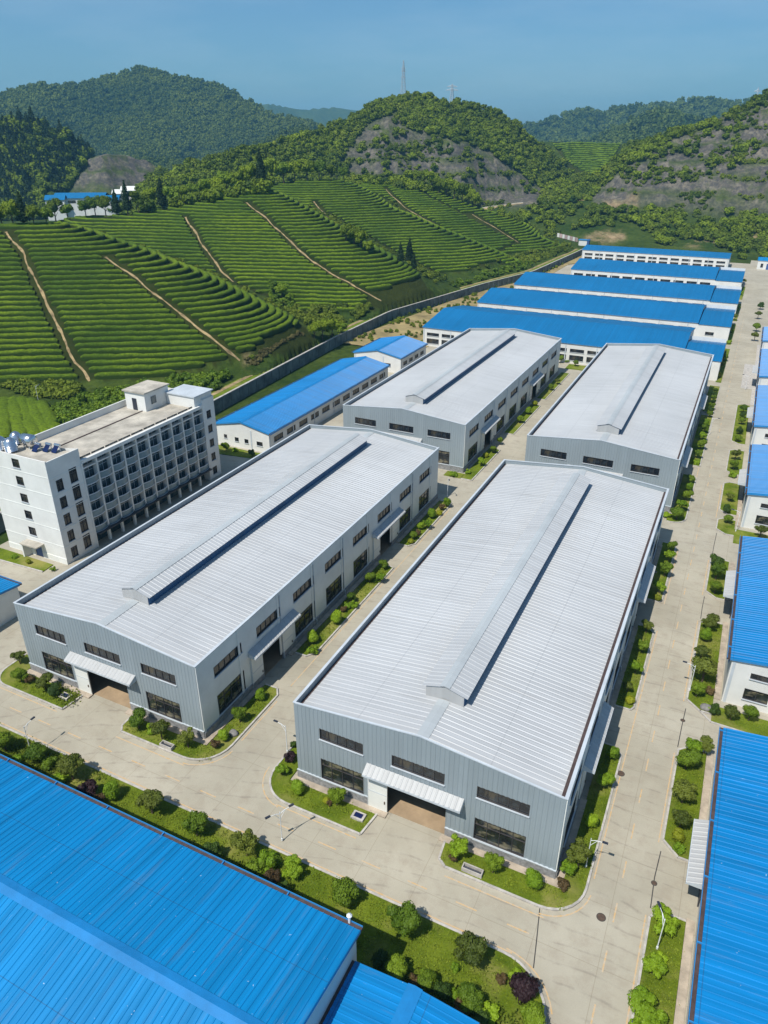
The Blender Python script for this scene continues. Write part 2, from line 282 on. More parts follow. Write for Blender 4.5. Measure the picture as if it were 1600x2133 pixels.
# ------------------------------------------------------------------ grey factory sheds
SW = 26.7
def grey_shed(x0, y0, L, ratio):
    T = empty('factory_shed', (x0, y0, 0)); ez, az, rz_, ra = 10.0, 11.3, 9.35, 10.75; c = SW/2
    topf = lambda a: ez+(az-ez)*(1-abs(a-c)/c)
    fr = [(2.8, 7.6), (10.6, 15.9), (19.0, 23.8)]; hol = [(a, b, 6.5, 7.85) for a, b in fr]+[(a, b, 1.15, 3.9) for a, b in (fr[0], fr[2])]+[(10.1, 16.2, -1, 4.4)]
    m = MB(); m.wall((0, 0), (1, 0), (0, -1), SW, 1.1, topf, hol, MT['gwallx']); m.build('wall', T)
    bay = [2.8+8.0*i*ratio for i in range(8)]; sh = [(b, b+5*ratio, 6.5, 7.85) for b in bay]+[(bay[i], bay[i]+5*ratio, 1.15, 3.9) for i in (0, 2, 3, 4, 6, 7)]+[(bay[i]+.6, bay[i]+.6+4.2, -1, 4.4) for i in (1, 5)]
    m = MB(); m.wall((SW, 0), (0, 1), (1, 0), L, .9, lambda a: ez, sh, MT['panel'], h=0)
    for i in range(9):
        yy = min(L-.2, max(0.2, -.9*ratio+8.0*ratio*i+.2)); m.box(SW, SW+.09, yy-.17, yy+.17, .9, ez-.05, MT['panel'])
    m.build('wall', T)
    for i in (2, 3, 4, 7): m = MB(); yy = 8.0*ratio*i-.9*ratio+.6; m.tube([(SW+.1, yy, 9.5), (SW+.1, yy, 1.0), (SW+.28, yy, .85), (SW+.28, yy, .1)], .06, MT['trim'], 8); m.build('downpipe', T)
    m = MB(); m.wall((SW, L), (-1, 0), (0, 1), SW, 0, topf, [], MT['gwallx'])
    for s_ in (0, 1):
        xa, xb = (0, c) if s_ == 0 else (c, SW); m.poly([(xa, L-.16, topf(xa)-1.2), (xb, L-.16, topf(xb)-1.2), (xb, L-.16, topf(xb)), (xa, L-.16, topf(xa))], MT['gwallx'])
    m.build('wall', T); m = MB(); m.wall((0, L), (0, -1), (-1, 0), L, 0, lambda a: ez, [], MT['gwally']); m.build('wall', T)
    m = MB(); m.wall((.16, .0), (0, 1), (1, 0), L, rz_-.3, lambda a: ez-.01, [], MT['gwally'], .6, .03); m.box(SW-.16, SW-.15, 0.02, L, rz_-.3, ez-.01, MT['trim'])
    m.box(-.08, .2, -.05, L+.05, ez, ez+.06, MT['trim']); m.box(SW-.2, SW+.12, -.05, L+.05, ez, ez+.06, MT['trim'])
    for yy in (-.06, L-.22):
        for xa, xb in ((.2, c), (c, SW-.2)): m.poly([(xa, yy, topf(xa)+.05), (xb, yy, topf(xb)+.05), (xb, yy+.18, topf(xb)+.05), (xa, yy+.18, topf(xa)+.05)], MT['trim']); m.poly([(xa, yy, topf(xa)-.07), (xb, yy, topf(xb)-.07), (xb, yy, topf(xb)+.05), (xa, yy, topf(xa)+.05)], MT['trim'])
    m.build('parapet', T)
    m = MB(); m.ribbed((.5, .25, rz_), (.5, L-.17, rz_), (c, .25, ra), (c, L-.17, ra), MT['groof'], .6, .04); m.ribbed((SW-.55, .25, rz_), (SW-.55, L-.17, rz_), (c, .25, ra), (c, L-.17, ra), MT['groof'], .6, .04)
    m.poly([(.2, .13, topf(.2)-.02), (c, .13, az-.02), (c, .26, ra+.04), (.2, .26, rz_+.02)], MT['trim']); m.poly([(SW-.2, .13, topf(.2)-.02), (c, .13, az-.02), (c, .26, ra+.04), (SW-.2, .26, rz_+.02)], MT['trim'])
    rf = m.build('roof', T)
    for y_a, y_b in ((.28, 5.9), (61.6*ratio, L-.2)):
        m = MB(); m.poly([(c-.6, y_a, ra-.005), (c, y_a, ra+.09), (c, y_b, ra+.09), (c-.6, y_b, ra-.005)], MT['gcap']); m.poly([(c+.6, y_a, ra-.005), (c, y_a, ra+.09), (c, y_b, ra+.09), (c+.6, y_b, ra-.005)], MT['gcap']); m.build('ridge_cap', rf)
    pieces('gutter', T, [(.2, .5, .2, L-.2, rz_-.25, rz_-.06), (SW-.56, SW-.16, .2, L-.2, rz_-.2, rz_+.12)], MT['gutter'])
    ya, yb, vw, vz, va = 5.9, 61.6*ratio, 2.35, 11.72, 12.4; V = MB()
    V.ribbed((c-vw, ya, vz), (c-vw, yb, vz), (c, ya, va), (c, yb, va), MT['groof'], .6, .035); V.ribbed((c+vw, ya, vz), (c+vw, yb, vz), (c, ya, va), (c, yb, va), MT['groof'], .6, .035)
    V.poly([(c-.5, ya, va-.07), (c, ya, va+.06), (c, yb, va+.06), (c-.5, yb, va-.07)], MT['gcap']); V.poly([(c+.5, ya, va-.07), (c, ya, va+.06), (c, yb, va+.06), (c+.5, yb, va-.07)], MT['gcap'])
    vent = V.build('ridge_vent', T); V = MB(); q = vw-.4
    for yy in (ya+.12, yb-.12): V.poly([(c-q, yy, 10.3), (c+q, yy, 10.3), (c+q, yy, vz), (c, yy, va-.05), (c-q, yy, vz)], MT['canopy'])
    for xx in (c-q, c+q): V.poly([(xx, ya+.12, 10.3), (xx, yb-.12, 10.3), (xx, yb-.12, vz), (xx, ya+.12, vz)], MT['ventshade'])  # blue vent sides coloured dark navy to carry the vent's shadow strip
    V.build('vent_side', vent)
    g = .07
    for a, b in ((-g, 10.1), (16.2, SW+g)): m = MB(); m.box(a, b, -g, .02, 0, 1.1, MT['stone']); m.box(a, b, -g-.05, .0, 1.1, 1.2, MT['trim']); m.build('plinth', T)
    ys = [0.02, bay[1]+.6, bay[1]+4.8, bay[5]+.6, bay[5]+4.8, L]
    pieces('plinth', T, [(SW-.02, SW+g+.1, ys[i], ys[i+1], 0, .9) for i in (0, 2, 4)], MT['stone'])
    m = MB(); m.box(.1, SW-.1, .1, L-.1, -.2, .05, MT['floor']); m.build('floor_slab', T)
    up = make_window(5, 1.35, 5, None, 'glass'); lo = make_window(5, 2.75, 4, 1.9, 'glasslit'); ca = make_canopy(9.9)
    for a, b in fr: place(up, T, (a, .0, 6.5), 0, ((b-a)/5, 1, 1))
    for a, b in (fr[0], fr[2]): place(lo, T, (a, .0, 1.15), 0, ((b-a)/5, 1, 1))
    for i, b in enumerate(bay):
        place(up, T, (SW, b, 6.5), R(90), (ratio, 1, 1))
        if i not in (1, 5): place(lo, T, (SW, b, 1.15), R(90), (ratio, 1, 1))
    place(ca, T, (8.0, -.04, 5.15)); place(ca, T, (SW+.04, bay[1]-2, 5.15), R(90)); place(ca, T, (SW+.04, bay[5]-2, 5.15), R(90))
    def leaf(w, rz, loc):
        d = MB(); d.box(0, w, -.16, -.04, .05, 4.75, MT['panel']); d.box(.05, w-.05, -.18, -.16, 2.3, 2.38, MT['trim']); d.box(0, .06, -.18, -.16, .05, 4.75, MT['trim']); d.box(w-.3, w-.2, -.24, -.16, 1.2, 1.5, MT['iron']); o = d.build('door_leaf', T); o.location = loc; o.rotation_euler.z = rz
    leaf(2.1, 0, (8.1, 0, 0))
    for i in (1, 5): leaf(2.3, R(90), (SW, bay[i]-1.75, 0)); leaf(2.3, R(90), (SW, bay[i]+4.85, 0))
    return T
SY = 45.4; L1, L2 = 67.2, 76.0
tA = grey_shed(-70.6, SY, L1, 1.0); tag(tA, 'grey factory shed alongside the white dormitory, its gate open to the front road', 'factory shed', 'grey factory sheds with pale ridged roofs')
tB = copy_tree(tA); tB.location = (-31.8, SY, 0); tag(tB, 'grey factory shed with pale roof, nearest, at the crossing of the two concrete roads', 'factory shed')
tC = grey_shed(-70.4, 125.5, L2, L2/67.2); tag(tC, 'grey factory shed with pale roof, alongside the long low blue-roofed shed', 'factory shed', 'grey factory sheds with pale ridged roofs')
tD = copy_tree(tC); tD.location = (-31.5, 125.5, 0); tag(tD, 'grey factory shed with pale roof, second row back, against the long straight road', 'factory shed')
# ------------------------------------------------------------------ blue-roofed sheds
def blue_shed(name, x0, x1, y0, y1, ez, rz_, axis, label, mat=None, wallmat='white', wins=None, cap=True, grp='blue-roofed sheds', gut=True, eavewin=None, rib=.5):
    """gable shed; axis = ridge direction; wins: (face, list of (a0,w,z0,h,nx))"""
    T = empty(name, (x0, y0, 0), label, 'shed', grp); Lx, Ly = x1-x0, y1-y0; wm = MT[wallmat]
    mat = mat or (MT['bluex'] if axis == 'X' else MT['bluey']); o = .25
    if axis == 'X': tx = lambda a: ez-.05; ty = lambda a: ez-.05+(rz_-ez)*(1-abs(a-Ly/2)/(Ly/2))
    else: ty = lambda a: ez-.05; tx = lambda a: ez-.05+(rz_-ez)*(1-abs(a-Lx/2)/(Lx/2))
    wins = wins or {}
    specs = {'S': ((0, 0), (1, 0), (0, -1), Lx, tx, 0), 'E': ((Lx, 0), (0, 1), (1, 0), Ly, ty, R(90)), 'N': ((Lx, Ly), (-1, 0), (0, 1), Lx, tx, R(180)), 'W': ((0, Ly), (0, -1), (-1, 0), Ly, ty, R(-90))}
    for f, (O, d, n, L, tp, rz) in specs.items():
        ws = wins.get(f, []); m = MB(); m.wall(O, d, n, L, 0, tp, [(a, a+w, z, z+h) for a, w, z, h, nx in ws], wm, h=0)
        if f in 'SE': 
            for a in np.arange(0.15, L, 9.0): p = np.array(O)+np.array(d)*a; q = p+np.array(d)*.3+np.array(n)*.06; m.box(min(p[0], q[0]), max(p[0], q[0]), min(p[1], q[1]), max(p[1], q[1]), .0, min(tp(a), ez)-.2, MT['trim'])
        m.build('wall', T); pr = {}
        for a, w, z, h, nx in ws:
            k = (w, h, nx)
            if k not in pr: pr[k] = make_window(w, h, nx, None, 'glass' if random.random() < .8 else 'glasslit', .12, True)
            place(pr[k], T, (O[0]+d[0]*a, O[1]+d[1]*a, z), rz)
    m = MB()
    if axis == 'X':
        m.ribbed((-o, -o, ez), (Lx+o, -o, ez), (-o, Ly/2, rz_), (Lx+o, Ly/2, rz_), mat, rib, .05); m.ribbed((-o, Ly+o, ez), (Lx+o, Ly+o, ez), (-o, Ly/2, rz_), (Lx+o, Ly/2, rz_), mat, rib, .05)
        ends = [(-o, -o), (Lx+o, -o), (Lx+o, Ly+o), (-o, Ly+o)]
        for xx in (-o, Lx+o):
            for ya, yb in ((-o, Ly/2), (Ly/2, Ly+o)): zl = lambda y: ez+(rz_-ez)*(1-abs(y-Ly/2)/(Ly/2+o)); m.poly([(xx, ya, zl(ya)-.28), (xx, yb, zl(yb)-.28), (xx, yb, zl(yb)), (xx, ya, zl(ya))], MT['bluetrim'])
        for yy in (-o, Ly+o): m.poly([(-o, yy, ez-.28), (Lx+o, yy, ez-.28), (Lx+o, yy, ez), (-o, yy, ez)], MT['bluetrim'])
    else:
        m.ribbed((-o, -o, ez), (-o, Ly+o, ez), (Lx/2, -o, rz_), (Lx/2, Ly+o, rz_), mat, rib, .05); m.ribbed((Lx+o, -o, ez), (Lx+o, Ly+o, ez), (Lx/2, -o, rz_), (Lx/2, Ly+o, rz_), mat, rib, .05)
        for yy in (-o, Ly+o):
            for xa, xb in ((-o, Lx/2), (Lx/2, Lx+o)): zl = lambda x: ez+(rz_-ez)*(1-abs(x-Lx/2)/(Lx/2+o)); m.poly([(xa, yy, zl(xa)-.28), (xb, yy, zl(xb)-.28), (xb, yy, zl(xb)), (xa, yy, zl(xa))], MT['bluetrim'])
        for xx in (-o, Lx+o): m.poly([(xx, -o, ez-.28), (xx, Ly+o, ez-.28), (xx, Ly+o, ez), (xx, -o, ez)], MT['bluetrim'])
    rf = m.build('roof', T)
    if cap:
        m = MB(); w = .55; dz = (rz_-ez)/((Ly if axis == 'X' else Lx)/2)*w
        if axis == 'X':
            for s_ in (-1, 1): m.poly([(-o-.02, Ly/2+s_*w, rz_-dz+.065), (Lx+o+.02, Ly/2+s_*w, rz_-dz+.065), (Lx+o+.02, Ly/2, rz_+.1), (-o-.02, Ly/2, rz_+.1)], MT['bluecap'])
        else:
            for s_ in (-1, 1): m.poly([(Lx/2+s_*w, -o-.02, rz_-dz+.065), (Lx/2+s_*w, Ly+o+.02, rz_-dz+.065), (Lx/2, Ly+o+.02, rz_+.1), (Lx/2, -o-.02, rz_+.1)], MT['bluecap'])
        m.build('ridge_cap', rf)
    if gut:
        g = MT['gutter']
        if axis == 'X':
            for ya, yb in ((-o-.35, -o-.005), (Ly+o+.005, Ly+o+.35)): m = MB(); m.box(-o, Lx+o, ya, yb, ez-.24, ez-.08, g); yy = ya if ya < 0 else yb-.04; m.box(-o, Lx+o, yy-.002, yy+.042, ez-.3, ez+.06, MT['bluetrim']); [m.box(a, a+.08, ya, yb, ez-.07, ez+.075, MT['bluetrim']) for a in np.arange(2, Lx, 6.0)]; m.build('gutter', T)
        else:
            for xa, xb in ((-o-.35, -o-.005), (Lx+o+.005, Lx+o+.35)): m = MB(); m.box(xa, xb, -o, Ly+o, ez-.24, ez-.08, g); xx = xa if xa < 0 else xb-.04; m.box(xx-.002, xx+.042, -o, Ly+o, ez-.3, ez+.06, MT['bluetrim']); [m.box(xa, xb, a, a+.08, ez-.07, ez+.075, MT['bluetrim']) for a in np.arange(2, Ly, 6.0)]; m.build('gutter', T)
    return T
def strip(a0, a1, n, w, z, h, nx=4): p = (a1-a0)/n; return [(a0+i*p+(p-w)/2, w, z, h, nx) for i in range(n)]
blue_shed('warehouse', -78, -16.0, 10.4, 28.5, 8.5, 10.1, 'X', 'big warehouse whose bright blue ribbed roof fills the lower left, beside the lawn', grp='blue-roofed sheds near the camera')
blue_shed('warehouse', -15.5, -6.6, 8, 27.6, 6.3, 6.75, 'Y', 'lower blue-roofed shed joined to the end of the big blue warehouse', grp='blue-roofed sheds near the camera', mat=None)
blue_shed('warehouse', -97.2, -83.4, 117, 174, 4.5, 6.0, 'Y', 'long low blue-roofed shed beyond the dormitory, running along the retaining wall', wins={'S': [(2.2, .8, 1.6, .8, 1), (5, 1.0, 1.3, .9, 1), (7.5, 1.0, 1.3, .9, 1), (10.6, 1.5, 1.3, .9, 2)], 'E': strip(1, 56, 11, 3.4, 1.9, 1.2)}, grp='blue-roofed sheds along the retaining wall')
blue_shed('warehouse', -98, -83.3, 182, 200, 4.5, 6.0, 'Y', 'short low blue-roofed shed just beyond the long low one, below the tea slope', wins={'S': [(9, 2.6, 1.6, .9, 3)], 'E': strip(1, 17, 4, 2.4, 1.9, 1)}, grp='blue-roofed sheds along the retaining wall')
blue_shed('warehouse', -94, -81.9, 38, 53.8, 4.5, 5.4, 'X', 'small blue-roofed shed cut by the left edge, beside the corner of the grey factory shed', cap=False, grp='blue-roofed sheds along the retaining wall', wallmat='panel')
GS = [(-90.2, -13.0, 214, 250, 6, 8.5, 10, 'nearest', 15), (-88, -12.8, 259, 290, 6, 8.4, 9.8, 'second', 13), (-86.8, -12.4, 300.5, 333, 6, 8.4, 9.6, 'third', 13), (-75, -14, 350, 384, 6, 8.4, 10.6, 'fourth', 11), (-84.8, -12, 418, 438, 6, 7.2, 0, 'farthest', 13)]
wherel = ['directly behind the grey sheds', 'second back from the grey sheds', 'in the middle of the row of five', 'second from the far end, shortest of the five', 'at the far end, below the scrub bank']
for i, (x0, x1, y0, y1, ez, rz_, aw, nm, nw) in enumerate(GS):
    W_ = {'S': strip(.8, x1-x0-.8, nw, 4.1, 3.3, .95, 4)+(strip(.8, x1-x0-.8, nw, 4.1, .9, 1.5, 4) if i in (0, 4) else [])}
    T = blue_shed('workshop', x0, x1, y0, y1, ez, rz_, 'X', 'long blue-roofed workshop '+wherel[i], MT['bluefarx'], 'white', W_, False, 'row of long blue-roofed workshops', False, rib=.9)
    if aw:
        yb = (y1-y0)*(.62 if i == 0 else .95); Lx = x1-x0; m = MB(); m.wall((Lx, 0), (1, 0), (0, -1), aw, 0, lambda a: 5.3, [(aw*.28, aw*.28+2.6, 2.2, 3.2)], MT['white'], h=0); m.wall((Lx+aw, 0), (0, 1), (1, 0), yb, 0, lambda a: 5.3, [], MT['white'], h=0); m.wall((Lx+aw, yb), (-1, 0), (0, 1), aw, 0, lambda a: 6.5, [], MT['white'], h=0)
        an = m.build('annex', T); m = MB(); m.ribbed((Lx+.28, -.2, 5.35), (Lx+aw+.2, -.2, 5.35), (Lx+.28, yb*.55, 6.9), (Lx+aw+.2, yb*.55, 6.9), MT['bluefarx'], .9, .05); m.ribbed((Lx+.28, yb+.2, 5.35), (Lx+aw+.2, yb+.2, 5.35), (Lx+.28, yb*.55, 6.9), (Lx+aw+.2, yb*.55, 6.9), MT['bluefarx'], .9, .05)
        m.poly([(Lx+aw+.2, -.2, 5.1), (Lx+aw+.2, yb*.55, 6.65), (Lx+aw+.2, yb*.55, 6.9), (Lx+aw+.2, -.2, 5.35)], MT['bluetrim']); m.poly([(Lx+aw, 0, 5.3), (Lx+aw, yb, 5.3), (Lx+aw, yb*.55, 6.6)], MT['white']); m.build('annex_roof', an)
        wn = make_window(2.6, 1.0, 3); wn.parent = an; wn.location = (Lx+aw*.28, 0, 2.2)
        if i == 0: m = MB(); m.box(Lx+.3, Lx+aw, yb+.3, yb+11, 0, 3.6, MT['oldroof']); m.build('annex_terrace', T)
RS = [(20, 64.3), (77, 108.3), (125.2, 149), (161, 191.3), (200, 229), (240, 259)]
RL = ['filling the lower right corner', 'second along the right edge', 'third along the right edge', 'fourth along the right edge', 'fifth along the right edge, by the pale yard', 'far along the right edge of the long road']
for (y0, y1), t in zip(RS, RL):
    Ww = {'S': [(2.2, 2.4, 4.2, .75, 3), (2.0, 2.6, 1.2, 1.5, 2), (8, 2.4, 4.2, .75, 3), (8, 2.6, 1.2, 1.5, 2)], 'W': strip(1.5, y1-y0-1.5, max(3, int((y1-y0)/7)), 4.2, 3.6, .9, 4)}
    T = blue_shed('warehouse', 6.75, 40, y0, y1, 6.4, 8.2, 'Y', 'blue-roofed white warehouse '+t, None, 'white', Ww, True, 'blue-roofed warehouses along the right edge')
    if y1-y0 > 20:
        ca = make_canopy(7.0); cc = (50.2 if y0 == 20 else (97.4 if y0 == 77 else (y0+y1)/2))-y0; place(ca, T, (-.05, cc+3.4, 4.3), R(-90), (1, 1.45, 1))
        d = MB(); d.box(-.12, -.02, cc-2, cc+2, 0, 4.0, MT['dark']); d.build('gate', T)
m = MB(); T = empty('gatehouse', (1.2, 430, 0), 'small white blue-roofed hut at the far end of the long concrete road', 'hut'); m.wall((0, 0), (1, 0), (0, -1), 14, 0, lambda a: 4.2, [(1.5, 2.7, 1, 2.8), (4.2, 5.4, 0, 2.8)], MT['white'], h=0); m.wall((0, 8), (0, -1), (-1, 0), 8, 0, lambda a: 4.2, [], MT['white'], h=0); m.wall((14, 0), (0, 1), (1, 0), 8, 0, lambda a: 4.2, [], MT['white'], h=0); m.wall((14, 8), (-1, 0), (0, 1), 14, 0, lambda a: 4.2, [], MT['white'], h=0); m.build('wall', T)
m = MB(); m.ribbed((-.3, -.3, 4.2), (14.3, -.3, 4.2), (-.3, 4, 5.4), (14.3, 4, 5.4), MT['bluex']); m.ribbed((-.3, 8.3, 4.2), (14.3, 8.3, 4.2), (-.3, 4, 5.4), (14.3, 4, 5.4), MT['bluex']); m.build('roof', T); m = MB(); m.box(4.2, 5.4, .1, .15, 0, 2.8, MT['door']); m.build('door', T); w = make_window(1.2, 1.8, 1); w.parent = T; w.location = (1.5, 0, 1)
# ------------------------------------------------------------------ dormitory block
def dormitory():
    X0, X1, Y0, Y1 = -99.0, -86.3, 65.7, 104.3; Lx, Ly = X1-X0, Y1-Y0
    T = empty('dormitory', (X0, Y0, 0), 'white six-storey dormitory block with rows of glazed balconies and a flat roof', 'building'); w = MT['white']
    bx = 6.2; ey = 35.2   # near block | bays | end block
    hol = [(5.6, 7.1, 3.7+2.87*i, 5.1+2.87*i) for i in range(5)]+[(6.0, 7.5, -1, 2.2)]
    m = MB(); m.wall((0, 0), (1, 0), (0, -1), Lx, 0, lambda a: 17.1, hol, w, h=0)
    for k in range(5): z = 3.1+2.87*k; m.box(-.05, Lx+.02, -.04, 0.0, z, z+.09, MT['panel'])
    m.build('wall', T)
    e = [(1.1, 2.3, .6+2.85*i, 2.4+2.85*i) for i in range(5)]+[(3.7, 5.1, .9+2.85*i, 3.2+2.85*i) for i in range(5)]
    m = MB(); m.wall((Lx, 0), (0, 1), (1, 0), bx, 0, lambda a: 17.1, e, w, h=0)
    for k in range(5): z = 3.05+2.85*k; m.box(Lx, Lx+.04, 0, bx-.01, z-.12, z-.04, MT['panel'])
    e2 = [(36.2, 37.4, .7+2.85*i, 2.2+2.85*i) for i in range(5)]
    m.wall((Lx, 0), (0, 1), (1, 0), Ly, 0, lambda a: 16.0, [(0, ey, -1, 15.99)]+e2, w, h=0)
    m.build('wall', T)
    m = MB(); m.wall((Lx, Ly), (-1, 0), (0, 1), Lx, 0, lambda a: 16, [], w, h=0); m.build('wall', T)
    m = MB(); m.wall((0, Ly), (0, -1), (-1, 0), Ly, 0, lambda a: 15.9, [], w, h=0)
    for yy, z in ((bx, 17.1), ): m.poly([(Lx, yy, 15), (Lx-6, yy, 15), (Lx-6, yy, 16.2), (Lx, yy, 17.1)], w)
    m.poly([(Lx, ey, 0), (Lx-1.5, ey, 0), (Lx-1.5, ey, 16), (Lx, ey, 16)], w); m.poly([(Lx, bx, 0), (Lx-1.5, bx, 0), (Lx-1.5, bx, 15), (Lx, bx, 15)], w); m.build('wall', T)
    m = MB(); m.box(.15, Lx-.02, .15, Ly-.15, 14.7, 15.0, MT['roofslab']); m.box(Lx-.25, Lx+.25, bx+.01, ey-.01, 14.62, 15.18, w); m.box(.0, .28, 1, Ly-.3, 15.0, 16.15, w)
    m.box(4.9, 5.15, 5.5, 32, 15.0, 15.1, MT['gutter']); m.box(.2, Lx-.2, .14, .34, 15.0, 17.12, w); m.box(Lx-.2, Lx-.02, .36, bx, 15, 17.09, w); m.box(Lx-5, Lx-.2, bx-.2, bx-.01, 15, 15.9, w); m.box(.3, Lx-.25, .36, bx-.21, 16.1, 16.3, MT['roofslab']); m.build('roof', T)
    # stair house on the roof with two levels
    m = MB(); m.box(1.4, 6.0, 28.0, 34.2, 15, 18.3, w); m.box(1.1, 6.3, 27.7, 34.4, 18.3, 18.55, MT['roofslab']); m.box(3.0, 4.0, 27.93, 28, 15.05, 17.2, MT['dark']); m.box(6, 6.06, 29.5, 30.8, 16, 17.4, MT['teal']); st = m.build('stair_house', T)
    m = MB(); m.box(6.1, Lx-.2, 33.4, Ly-.2, 15, 17.0, w); m.box(5.9, Lx+.1, 33.2, Ly+.1, 17, 17.2, MT['trim']); m.build('roof_room', T)
    pieces('plinth', T, [(-.07, 5.9, -.08, .0, 0, 1.0), (7.6, Lx+.06, -.08, .0, 0, 1.0)], MT['panel'])
    w1 = make_window(1.5, 1.4, 2, .9, 'glass', .15); [place(w1, T, (5.6, 0, 3.7+2.87*i)) for i in range(5)]
    w2 = make_window(1.2, 1.8, 2, 1.2, 'glass', .15); [place(w2, T, (Lx, 1.1, .6+2.85*i), R(90)) for i in range(5)]
    w3 = make_window(1.4, 2.3, 2, 1.5, 'glass', .15); [place(w3, T, (Lx, 3.7, .9+2.85*i), R(90)) for i in range(5)]
    w4 = make_window(1.2, 1.5, 2, 1.0, 'glass', .15); [place(w4, T, (Lx, 36.2, .7+2.85*i), R(90)) for i in range(5)]
    m = MB(); m.box(6.0, 7.5, .08, .14, 0, 2.2, MT['door']); m.build('door', T); m = MB(); m.box(4.6, 8.3, -1.5, 0, 2.4, 2.62, MT['roofslab']); m.box(4.7, 5.0, -1.4, -.05, 0, 2.4, w); m.build('porch', T)
    # bays
    n = 10; p = (ey-bx)/n
    pieces('fin', T, [(Lx-1.2, Lx+.12, bx+i*p-.13, bx+i*p+.13, 2.7 if 0 < i < n else 0, 14.62) for i in range(n+1)], w)
    pieces('floor_slab', T, [(Lx-1.5, Lx-.02, bx+.02, ey-.02, 2.37+2.8*k, 2.55+2.8*k) for k in range(5)], w)
    b = MB(); S = 8; P = [(.28*math.sin(math.pi*i/S)+.02, i/S) for i in range(S+1)]
    for i in range(S):
        (o0, a0), (o1, a1) = P[i], P[i+1]; y0, y1 = .16+a0*(p-.32), .16+a1*(p-.32)
        b.poly([(o0, y0, 0), (o1, y1, 0), (o1, y1, .95), (o0, y0, .95)], MT['rail']); b.poly([(o0+.05, y0, .95), (o1+.05, y1, .95), (o1+.05, y1, 1.07), (o0+.05, y0, 1.07)], MT['trim']); b.poly([(o0-.08, y0, 1.07), (o1-.08, y1, 1.07), (o1+.05, y1, 1.07), (o0+.05, y0, 1.07)], MT['trim'])
        b.poly([(o0+.04, y0, -.16), (o1+.04, y1, -.16), (o1+.04, y1, .0), (o0+.04, y0, .0)], MT['trim']); b.poly([(-.4, y0, 0), (-.4, y1, 0), (o1+.04, y1, 0.0), (o0+.04, y0, 0.0)], MT['trim'])
    ba = b.build('balcony', None); gm = MB(); f = MT['frame']; gz_ = 2.6
    gm.box(-.03, .03, 0, p-.28, 0, .07, f); gm.box(-.03, .03, 0, p-.28, gz_-.07, gz_, f)
    for q in (0, .33, .66, 1): gm.box(-.035, .035, q*(p-.34), q*(p-.34)+.06, 0.07, gz_-.07, MT['trim'] if q in (.33, .66) else f)
    gm.box(-.034, .034, .06, p-.34, 1.7, 1.75, MT['trim']); gl = gm.build('balcony_window'); pm = MB(); pm.poly([(0, .03, .03), (0, p-.31, .03), (0, p-.31, gz_-.03), (0, .03, gz_-.03)], MT['teal']); pm.build('pane', gl)
    for k in range(4):
        for i in range(n): place(ba, T, (Lx, bx+i*p, 2.56+2.8*k)); place(gl, T, (Lx-.85, bx+i*p+.14, 2.56+2.8*k))
    for i in range(n): place(gl, T, (Lx-.85, bx+i*p+.14, 2.56+2.8*4-.0), 0, (1, 1, .58)); 
    m = MB(); m.box(Lx-1.5, Lx-1.45, bx, ey, 0, 2.4, MT['teal']); m.build('shop_front', T)
    pieces('column', T, [(Lx-.35, Lx+.05, bx+i*p-.2, bx+i*p+.2, 0, 2.38) for i in range(1, n)], MT['panel']); m = MB(); m.box(Lx-1.2, Lx+.9, bx+.2, ey, 2.39, 2.5, MT['frame']); m.build('awning_slab', T)
dormitory()
def water_tank(x, y, z, r, h, label, lying=False):
    T = empty('water_tank', (x, y, z), label, 'water tank', 'steel water tanks on the dormitory roof'); m = MB(); s = MT['steel']
    if lying: m.tube([(-h/2-.25, 0, r+.3), (-h/2, 0, r+.3), (h/2, 0, r+.3), (h/2+.25, 0, r+.3)], [r*.55, r, r, r*.55], s, 18)
    else: m.tube([(0, 0, .3), (0, 0, .3+h), (0, 0, .3+h+.35), (0, 0, .3+h+.55)], [r, r, r*.55, r*.2], s, 18); m.tube([(0, 0, .3+h*.5-.04), (0, 0, .3+h*.5+.04)], r+.03, s, 18)
    m.build('tank', T, True)
    pieces('leg', T, [(a*r*1.1-.06, a*r*1.1+.06, b*r-.06, b*r+.06, 0, .55) for a, b in ((-.6, -.5), (.5, -.5), (-.6, .5), (.5, .5))], MT['trim'])
water_tank(-97.9, 67.6, 16.3, .95, 1.5, 'upright steel water tank at the left end of the dormitory roof corner'); water_tank(-95.9, 67.9, 16.3, .95, 1.5, 'upright steel water tank in the middle of the dormitory roof corner')
water_tank(-94.9, 70.3, 16.3, .95, 1.9, 'lying steel water tank behind the upright ones on the dormitory roof', True); water_tank(-97.8, 70.4, 16.3, .85, 1.3, 'small upright steel tank behind the others on the dormitory roof')
for i, (x, y) in enumerate(((-92.8, 70.2), (-91.3, 70.9), (-89.8, 71.2))):
    T = empty('solar_heater', (x, y, 16.3), 'rooftop solar water heater with silvery barrel, '+('nearest the lying tank', 'middle of the three', 'nearest the roof edge')[i], 'solar heater', 'solar water heaters on the dormitory roof')
    m = MB(); m.tube([(-.55, 0, 1), (.55, 0, 1)], .22, MT['steel'], 10); m.build('barrel', T); m = MB(); m.poly([(-.5, -1, .1), (.5, -1, .1), (.5, -.1, .95), (-.5, -.1, .95)], MT['solar']); m.build('collector', T); pieces('leg', T, [(-.5, -.45, -.1, 0, 0, 1), (.45, .5, -.1, 0, 0, 1)], MT['trim'])
